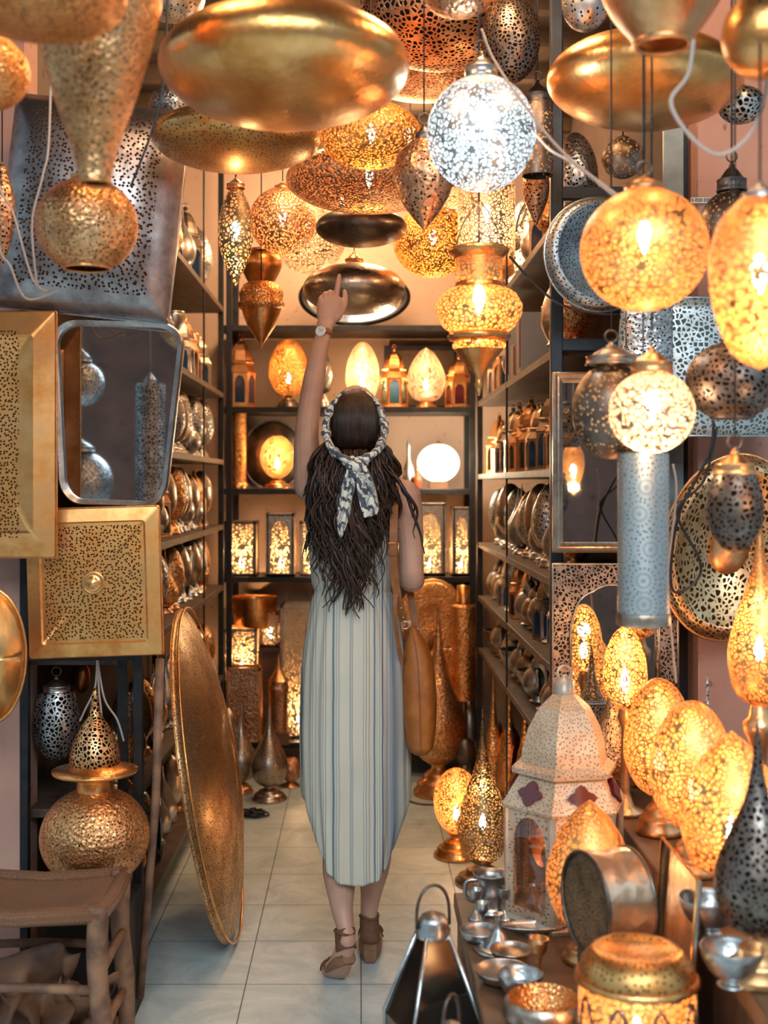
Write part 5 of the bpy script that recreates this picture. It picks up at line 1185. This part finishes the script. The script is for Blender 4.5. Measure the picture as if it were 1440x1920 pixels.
c = mixc(td, stripe(.105, .018, .030), c, (.20, .29, .36)); c = mixc(td, stripe(.21, .05, .012), c, (.16, .22, .30))
# wide faded blue bands down the right back
bu = mrange(td, mathn(td, 'ABSOLUTE', mathn(td, 'SUBTRACT', s.outputs[0], .085)), .0, .030, .75, 0.); c = mixc(td, bu, c, (.16, .26, .40))
L(td, c, bd.inputs['Base Color']); bd.inputs['Roughness'].default_value = .85; bd.inputs['Specular IOR Level'].default_value = .2
trl = N(td, 'ShaderNodeBsdfTranslucent'); L(td, c, trl.inputs[0]); mx = N(td, 'ShaderNodeMixShader'); mx.inputs[0].default_value = .22
L(td, bd.outputs[0], mx.inputs[1]); L(td, trl.outputs[0], mx.inputs[2]); L(td, mx.outputs[0], td.nodes['Material Output'].inputs[0])
SEC = [  # y, x left, x right, depth radius
 (893, 612, 726, .060), (905, 598, 744, .075), (925, 588, 750, .092), (960, 580, 752, .100), (1000, 576, 748, .104), (1050, 580, 742, .102), (1085, 584, 737, .098), (1105, 588, 734, .094), (1112, 588, 735, .096), (1135, 583, 742, .105),
 (1180, 575, 752, .118), (1240, 568, 761, .128), (1300, 565, 766, .132), (1380, 564, 768, .134), (1460, 566, 768, .135), (1540, 570, 768, .136), (1600, 574, 764, .137), (1640, 578, 758, .138)]
sec = cr(SEC, 6); n = 120; dv = []; duv = []
hemz = lambda a: 0
for i, (y, xl, xr, dy) in enumerate(sec):
    for k in range(n+1):
        a = 2*PI*k/n      # 0 = right (+x), pi/2 = front(+y), 3pi/2 = back (towards camera)
        cx, rx = X0((xl+xr)/2), (xr-xl)/2/F*WD
        low = max(0, (y-1110)/530.)
        back = max(0., -math.sin(a)); side = abs(math.cos(a))
        # curved shirt-tail hem: deepest at the back, high on the sides
        yy = y
        if y > 1480:
            lim = 1636-62*side**2.2-52*side**7; yy = 1480+(y-1480)*(lim-1480)/160.
        fold = .0055*low*math.sin(9*a+1.2*math.sin(a*2))+.0035*low*math.sin(17*a+low*2)+.003*math.sin(23*a+i*.02)*min(1, low*3+.2)
        cinch = -.003*math.exp(-((y-1110)/9.)**2)+.0022*math.exp(-((y-1110)/40.)**2)*math.sin(40*a)
        narrow = 1.0-.12*(max(0, y-1540)/100.)*(side**2)
        r_ = 1+ (fold+cinch)/rx
        # lower back hem sways slightly
        z = P(0, yy, WD).z
        px = cx+rx*r_*math.cos(a)*narrow; py = WD+dy*r_*math.sin(a)+.01*low
        dv.append((px, py, z)); duv.append((px*.9+ (0.2 if math.sin(a) > 0 else 0), z))
g = G(); m_ = n+1
g.add(dv, [(i*m_+k, i*m_+k+1, (i+1)*m_+k+1, (i+1)*m_+k) for i in range(len(sec)-1) for k in range(n)], duv)
# top closing yoke towards neck
o = wchild(g.out('dress', md_)); solid(o, .0025, 1)
g = G(); lp = [Vector(v) for v in dv[:n]]; nk = W(664, 884); l2 = [nk+Vector((.062*math.cos(2*PI*k/n), .055*math.sin(2*PI*k/n), 0)) for k in range(n)]
ly = g.loops([lp, [(a*.5+b*.5)+Vector((0, 0, .004)) for a, b in zip(lp, l2)], l2]); g.uv = [(v[0], v[2]) for v in g.v]; wchild(solid(g.out('yoke', md_), .0025, 1))

# ---- hair
mh, th_, bh_ = nmat('dark_brown_hair')
tcn = N(th_, 'ShaderNodeTexCoord'); mp = N(th_, 'ShaderNodeMapping'); mp.inputs['Scale'].default_value = (60, 60, 4); L(th_, tcn.outputs['Object'], mp.inputs[0])
ns = N(th_, 'ShaderNodeTexNoise'); ns.inputs['Scale'].default_value = 2.; ns.inputs['Detail'].default_value = 6; L(th_, mp.outputs[0], ns.inputs['Vector'])
L(th_, mixc(th_, mrange(th_, ns.outputs[0], .35, .7), (.012, .006, .004), (.060, .024, .012)), bh_.inputs['Base Color'])
bh_.inputs['Roughness'].default_value = .38; bh_.inputs['Specular IOR Level'].default_value = .45
bp = N(th_, 'ShaderNodeBump'); bp.inputs['Strength'].default_value = .5; bp.inputs['Distance'].default_value = .003; L(th_, ns.outputs[0], bp.inputs['Height']); L(th_, bp.outputs[0], bh_.inputs['Normal'])
hg = G()
HCn = W(667, 800, WD-.005)
hl = []
for i in range(17):
    t = PI*i/16
    hl.append([HCn+Vector((.080*math.sin(t)*math.cos(2*PI*k/28), .098*math.sin(t)*math.sin(2*PI*k/28)-.004, .108*math.cos(t))) for k in range(28)])
# leave the face open: hair cap covers back and top only
for lp in hl:
    for i, v in enumerate(lp):
        if v.y > HCn.y+.045: lp[i] = Vector((v.x, HCn.y+.045+(v.y-HCn.y-.045)*.2, v.z))
hg.loops(hl, capend=True)
# core volume falling over the back
core = cr([(846, 640, 694, .03), (864, 622, 710, .04), (885, 606, 728, .045), (920, 592, 735, .045), (970, 592, 728, .040), (1020, 606, 712, .03), (1060, 630, 690, .015)], 5)
cl = []
for i, (y, xl, xr, ry) in enumerate(core):
    cx, rx = X0((xl+xr)/2), (xr-xl)/2/F*WD; yc = WD-.072-.01*min(1, (y-850)/70.)
    cl.append([Vector((cx+rx*math.cos(2*PI*k/28)*.93, yc+ry*math.sin(2*PI*k/28), P(0, y, WD).z)) for k in range(28)])
hg.loops(cl, capend=True)
rnd = random.Random(5)
def lock(x0, y0, x1, y1, amp, rad, ph, dep, fr=2.4):
    pts = []; rr = []; nn = 34
    for i in range(nn):
        t = i/(nn-1); e = t**.85
        xx = x0+(x1-x0)*e+amp*math.sin(ph+t*PI*2*fr)*min(1, t*2.2)
        bulge = 9*math.sin(PI*min(1, t*1.1))*(1 if x1 > 668 else -1)*abs(x1-668)/70.
        yy = y0+(y1-y0)*t
        dd = WD-.118-dep-.022*math.sin(PI*min(1, t*1.6))-.008*math.cos(ph+t*PI*2*fr)*min(1, t*2)
        pts.append(P(xx+bulge, yy, dd)); rr.append(rad*(1-.75*t**2.5)*(.55+.45*min(1, t*6)))
    hg.tube(pts, rr, 7, .6)
# crown strands following the skull into the scarf
for i in range(90):
    a = PI*(1.02+.96*i/89.)      # around the back
    st = HCn+Vector((rnd.uniform(-.02, .02), -.01, .121))
    pts = []
    for j in range(14):
        t = .12+2.15*j/13; pts.append(HCn+Vector((.082*math.sin(t)*math.cos(a), .1005*math.sin(t)*math.sin(a)-.004, .110*math.cos(t))))
    hg.tube(pts, [.0028+.0012*math.sin(PI*j/13) for j in range(14)], 5, .7)
for i in range(150):
    u = rnd.uniform(-1, 1)
    x0 = 666+u*44; x1 = 656+u*rnd.uniform(40, 66)
    y1 = 1158-60*abs(u)**1.5*rnd.uniform(.3, 2.0)-rnd.uniform(0, 130)
    if u > .8: y1 = rnd.uniform(960, 1060)
    lock(x0, 850+rnd.uniform(-8, 14), x1, y1, rnd.uniform(5, 11), rnd.uniform(.005, .010), (u > 0)*2.2+u*1.5+rnd.uniform(-.6, .6), rnd.uniform(-.012, .02), rnd.uniform(2.5, 3.1))
for i in range(120):
    u = rnd.uniform(-1, 1)
    lock(666+u*46, 850+rnd.uniform(-8, 20), 657+u*rnd.uniform(45, 76), rnd.uniform(1000, 1160)-40*abs(u), rnd.uniform(5, 13), rnd.uniform(.0018, .004), rnd.uniform(0, 6.28), rnd.uniform(0, .03), rnd.uniform(1.8, 3.2))
# side fullness over both shoulders and stray ends
for s, xa, xb, ye in ((-1, 612, 588, 1000), (1, 722, 728, 960)):
    for i in range(44):
        lock(666+s*rnd.uniform(42, 52), rnd.uniform(815, 862), xb+rnd.uniform(-16, 18), ye+rnd.uniform(-70, 70), rnd.uniform(4, 9), rnd.uniform(.004, .009), rnd.uniform(0, 6.28), rnd.uniform(-.06, -.015), rnd.uniform(1.2, 2.2))
lock(725, 880, 792, 1038, 5, .006, 1., .0, 1.2); lock(722, 870, 784, 1010, 6, .005, 2.4, .01, 1.4); lock(720, 880, 775, 970, 7, .005, .4, .01, 1.5)
for xe, ye, ph in ((612, 1140, 0), (628, 1148, 1.4), (676, 1160, 2.4), (690, 1140, 3.6), (700, 1120, 5.), (660, 1155, .8)): lock(660, 900, xe, ye, 12, .008, ph, .012, 2.6)
wchild(hg.out('hair', mh))

# ---- headscarf: twisted band, knot, two tails
ms, ts_, bs_ = nmat('printed_silk')
tcn = N(ts_, 'ShaderNodeTexCoord'); wv = N(ts_, 'ShaderNodeTexWave'); wv.inputs['Scale'].default_value = 16; wv.inputs['Distortion'].default_value = 7; wv.inputs['Detail'].default_value = 2; wv.inputs['Detail Scale'].default_value = 2.2; wv.bands_direction = 'DIAGONAL'
L(ts_, tcn.outputs['Object'], wv.inputs[0]); v = N(ts_, 'ShaderNodeTexVoronoi', feature='DISTANCE_TO_EDGE'); v.inputs['Scale'].default_value = 34; L(ts_, tcn.outputs['Object'], v.inputs[0])
c = mixc(ts_, mrange(ts_, wv.outputs[1], .60, .66), (.78, .74, .64), (.045, .06, .09)); c = mixc(ts_, mrange(ts_, v.outputs['Distance'], .04, .07, .7, 0), c, (.10, .12, .16))
L(ts_, c, bs_.inputs['Base Color']); bs_.inputs['Roughness'].default_value = .45; bs_.inputs['Sheen Weight'].default_value = .3
sg_ = G(); pts = []; rr = []
for i in range(73):
    a = 2*PI*i/72-PI/2; cxx, cyy = 666, 800
    px = cxx+55*math.cos(a)*(1-.06*math.sin(a)); py = cyy-64*math.sin(a)
    dep = WD-.085+.055*math.sin(a)-.035*max(0, -math.sin(a))**2
    pts.append(P(px, py, dep)); rr.append(.0115+.0016*math.sin(i*1.7))
lps = []
for i, p in enumerate(pts[:-1]):
    d_ = (pts[(i+1) % 72]-pts[i-1 if i else 71]).normalized(); yv = Vector((0, 1, 0)); yv = (yv-d_*yv.dot(d_)).normalized(); o_ = d_.cross(yv)
    tw = i*.42; lp = []
    for k in range(12):
        a = 2*PI*k/12; rad = rr[i]*(1+.18*math.cos(2*(a-tw))); lp.append(p+yv*rad*1.1*math.cos(a)+o_*rad*math.sin(a))
    lps.append(lp)
lps.append(lps[0]); sg_.loops(lps); sf = wchild(sg_.out('headscarf', ms))
def tail(cl_, wds, d0, name):
    q = cr([(a, b, w_, dd_) for (a, b), w_, dd_ in zip(cl_, wds, d0)], 7); vs = []; m2 = 9
    for i, (a, b, w_, dd_) in enumerate(q):
        for k in range(m2):
            t = k/(m2-1)*2-1; vs.append(P(a+t*w_, b-t*3, dd_+.010*math.cos(t*4+i*.12)))
    gg = G(); gg.add(vs, [(i*m2+k, i*m2+k+1, (i+1)*m2+k+1, (i+1)*m2+k) for i in range(len(q)-1) for k in range(m2-1)])
    o = gg.out(name, ms, sf); solid(o, .003); return o
kd = WD-.178
G().tube(cr([P(646, 866, kd+.02), P(658, 872, kd), P(672, 874, kd-.004), P(686, 868, kd+.01)], 5), [.010]*4+[.017]*8+[.011]*4, 12).out('knot', ms, sf)
tail([(660, 876), (655, 905), (648, 940), (643, 975), (640, 1008)], [9, 13, 12, 11, 1.5], [kd]*5, 'scarf_tail')
tail([(676, 876), (684, 905), (690, 935), (695, 958), (694, 968)], [9, 15, 17, 15, 11], [kd-.005]*5, 'scarf_tail')

# ---- sandals
M['suede'] = plain('brown_suede', (.20, .085, .045), .8, nscale=60, col2=(.15, .06, .03))
M['cork'] = plain('wedge_sole', (.33, .16, .09), .7, nscale=40, col2=(.24, .11, .06))
def sandal(heel, toe, hz, tzv, ank, side):
    """heel, toe: Vectors on the sole's underside; wedge thick at the heel"""
    d_ = (toe-heel); ln = d_.length; f = d_.normalized(); rt = f.cross(Vector((0, 0, 1))).normalized(); upv = rt.cross(f).normalized()
    g = G(); lps = []
    for i in range(15):
        t = i/14; wd_ = (.022+.015*math.sin(PI*min(1, max(0, t)*.9+.08)))*(1-.55*max(0, t-.82)/.18)*(.75+.25*min(1, t*8)); th = hz*(1-t)**1.3+tzv
        c0 = heel+d_*t; lps.append([c0+rt*(-wd_*.7), c0+rt*(-wd_*.93)+upv*th*.25, c0+rt*(-wd_)+upv*th*.75, c0+rt*(-wd_*.86)+upv*th, c0+upv*(th+.001), c0+rt*(wd_*.86)+upv*th, c0+rt*wd_+upv*th*.75, c0+rt*wd_*.93+upv*th*.25, c0+rt*wd_*.7])
    g.loops(lps, capend=True); g.f.append(tuple(range(9))[::-1]); o = autosm(g.out('sandal', M['cork'], None)); wchild(o)
    # straps in the same coordinates
    s1 = G(); s1.tube([ank+Vector((.0290*math.cos(2*PI*k/20), .0335*math.sin(2*PI*k/20), .004*math.sin(4*PI*k/20))) for k in range(21)], .0045, 8, .6); s1.out('ankle_strap', M['suede'], o)
    hcv = G(); lq = []
    for j in range(7):
        t = j/6; z_ = t; c_ = (heel+upv*(hz+tzv)+d_*.04).lerp(ank+Vector((0, 0, .002)), t)
        lq.append([c_+rt*(.0305*(1-.06*t))*math.cos(b)-f*.032*math.sin(b)*(1-.05*t) for b in [PI*(-.12+1.24*k/12) for k in range(13)]])
    nn = 13; hcv.add([v for l in lq for v in l], [(i*nn+k, i*nn+k+1, (i+1)*nn+k+1, (i+1)*nn+k) for i in range(6) for k in range(nn-1)]); solid(hcv.out('heel_counter', M['suede'], o), .003, 1)
    s3 = G(); tc_ = heel+d_*.80+upv*(tzv+.004)
    for off in (-.018, .016): s3.tube([tc_+f*off*(1+.3*math.cos(a))+rt*.034*math.cos(a)+upv*.027*math.sin(a) for a in [PI*k/14 for k in range(15)]], .0065, 8, .5)
    s3.out('toe_strap', M['suede'], o); return o
lh = W(656, 1806, 3.465); lt_ = W(620, 1838, 3.585); lt_.z = .004; lh.z = max(lh.z, .05)
sandal(lh, lt_, .026, .010, W(646, 1745, 3.50), -1)
rh = Vector((RA.x+.003, RA.y-.045, .004)); sandal(rh, rh+Vector((.004, .235, 0)), .055, .012, RA+Vector((0, 0, -.008)), 1)
# tattoo lines on the right shoulder
g = G(); 
for i in range(5):
    a = W(742+i*1.5, 942-5*i, WD-.042); g.tube([a, a+Vector((.014, .001, .010)), a+Vector((.026, .008, .012))], .0009, 5)
wchild(g.out('tattoo', plain('tattoo_ink', (.05, .07, .09), .6)))

# ---- watch
wc = W(607, 624, WD+.172); ax = (W(612, 600, WD+.18)-W(600, 655, WD+.15)).normalized()
r = root('wristwatch', 'round white-faced watch on a brown leather strap around the raised wrist', 'watch', wc)
Ry = ax.to_track_quat('Z', 'Y').to_matrix()
G().lathe([(.0262, -.008), (.0278, -.007), (.0278, .007), (.0262, .008)], 40, (0, 0, 0), Ry, .98, .82).out('strap', plain('brown_leather_strap', (.30, .10, .05), .5), r)
Rf = Vector((-.35, -.92, .12)).normalized().to_track_quat('Z', 'Y').to_matrix(); fc = Rf @ Vector((0, 0, .021))
g = G().lathe([(.0005, -.004), (.0165, -.004), (.0175, -.001), (.0175, .004), (.0165, .0055), (.016, .0048)], 40, tuple(fc), Rf); cs = g.out('case', M['warm_silver'], r)
G().lathe([(.0005, .0052), (.0162, .0048)], 36, tuple(fc), Rf).out('dial', plain('white_dial', (.85, .85, .82), .3), cs)
g = G(); g.tube([fc+Rf @ Vector((0, 0, .006)), fc+Rf @ Vector((.009, .004, .006))], .0005, 5); g.tube([fc+Rf @ Vector((0, 0, .006)), fc+Rf @ Vector((-.004, .007, .006))], .0006, 5); g.out('hands', M['steel'], cs)

# ---- bag
M['tan'] = plain('tan_leather', (.44, .14, .02), .5, nscale=30, col2=(.33, .095, .014), bump=.08)
M['tan_dark'] = plain('tan_strap_leather', (.34, .12, .025), .45, nscale=30, col2=(.24, .08, .018))
bd_ = WD-.02; r = root('shoulder_bag', 'tan leather shoulder bag hanging from her right shoulder', 'bag', P(785, 1408, bd_)); bo_ = -r.location
prof = cr([(1408, 772, 802), (1400, 762, 812), (1375, 756, 817), (1330, 751, 820), (1280, 750, 818), (1240, 752, 812), (1212, 756, 802), (1190, 760, 790), (1174, 764, 780)], 5)
lps = []
for i, (y, xl, xr) in enumerate(prof):
    t = i/(len(prof)-1); cx, rx = (P((xl+xr)/2, y, bd_)), (xr-xl)/2/F*bd_
    ly = .165*(1-.45*t**2)*(.75+.25*min(1, t*6)); lp = []
    for k in range(32):
        a = 2*PI*k/32; ca, sa = math.cos(a), math.sin(a)
        lp.append(cx+bo_+Vector((rx*abs(ca)**.6*(1 if ca > 0 else -1), .06+ly*abs(sa)**.8*(1 if sa > 0 else -1), 0)))
    lps.append(lp)
g = G(); g.loops(lps, capend=True); g.f.append(tuple(range(32))[::-1]); g.out('body', M['tan'], r)
q = [P((a[1]+a[2])/2, a[0], bd_)+bo_+Vector((-.001, .06-.165*(1-.45*(i/(len(prof)-1))**2)*(.75+.25*min(1, i/(len(prof)-1)*6))-.001, 0)) for i, a in enumerate(prof)]
G().tube(q, .0022, 6).out('seam', M['tan_dark'], r)
def strap(pts, wd_, name='strap'):
    q = cr([tuple(P(a, b, c)+bo_) for a, b, c in pts], 8); g = G(); lp = []
    for i, p in enumerate(q):
        p = Vector(p); n1 = Vector(q[min(i+1, len(q)-1)]); n0 = Vector(q[max(i-1, 0)]); d_ = (n1-n0).normalized(); xx = Vector((1, -.25, 0)); xx = (xx-d_*xx.dot(d_)).normalized(); nn_ = d_.cross(xx)
        lp.append([p+xx*wd_+nn_*.0015, p-xx*wd_+nn_*.0015, p-xx*wd_-nn_*.0015, p+xx*wd_-nn_*.0015])
    g.loops(lp, capend=True); return g.out(name, M['tan_dark'], r, smooth=False)
strap([(742, 905, WD+.0), (740, 925, WD-.075), (738, 1000, WD-.125), (738, 1060, WD-.128), (746, 1120, WD-.12), (757, 1165, WD-.09)], .0115)
strap([(746, 903, WD+.02), (744, 925, WD-.068), (742, 1000, WD-.115), (744, 1080, WD-.112), (741, 1160, WD-.128), (752, 1238, WD-.08)], .006)
strap([(768, 1105, WD+.04), (774, 1140, WD+.02), (779, 1180, WD+.0)], .0105)
for x, y, dd_ in ((737, 1030, WD-.130), ):
    g = G(); c_ = P(x, y, dd_)+bo_
    g.tube([c_+Vector((a*.015, -.004, b*.018)) for a, b in ((1, 1), (-1, 1), (-1, -1), (1, -1), (1, 1))], .0022, 8); g.out('buckle', M['brass'], r)
for x, y, dd_ in ((760, 1172, WD-.095), (782, 1186, WD-.01)): G().torus(P(x, y, dd_)+bo_, .011, .0022, None, 24, 8).out('ring', M['silver'], r)
for x, y, dd_ in ((752, 1140, WD-.113), (756, 1158, WD-.101)): G().lathe([(.0035, 0), (.003, .002), (.0005, .0025)], 12, P(x, y, dd_)+bo_, Matrix.Rotation(PI/2, 3, 'X')).out('rivet', M['silver'], r)
# tidy: unused datablocks
for m_u in list(bpy.data.meshes):
    if m_u.users == 0: bpy.data.meshes.remove(m_u)
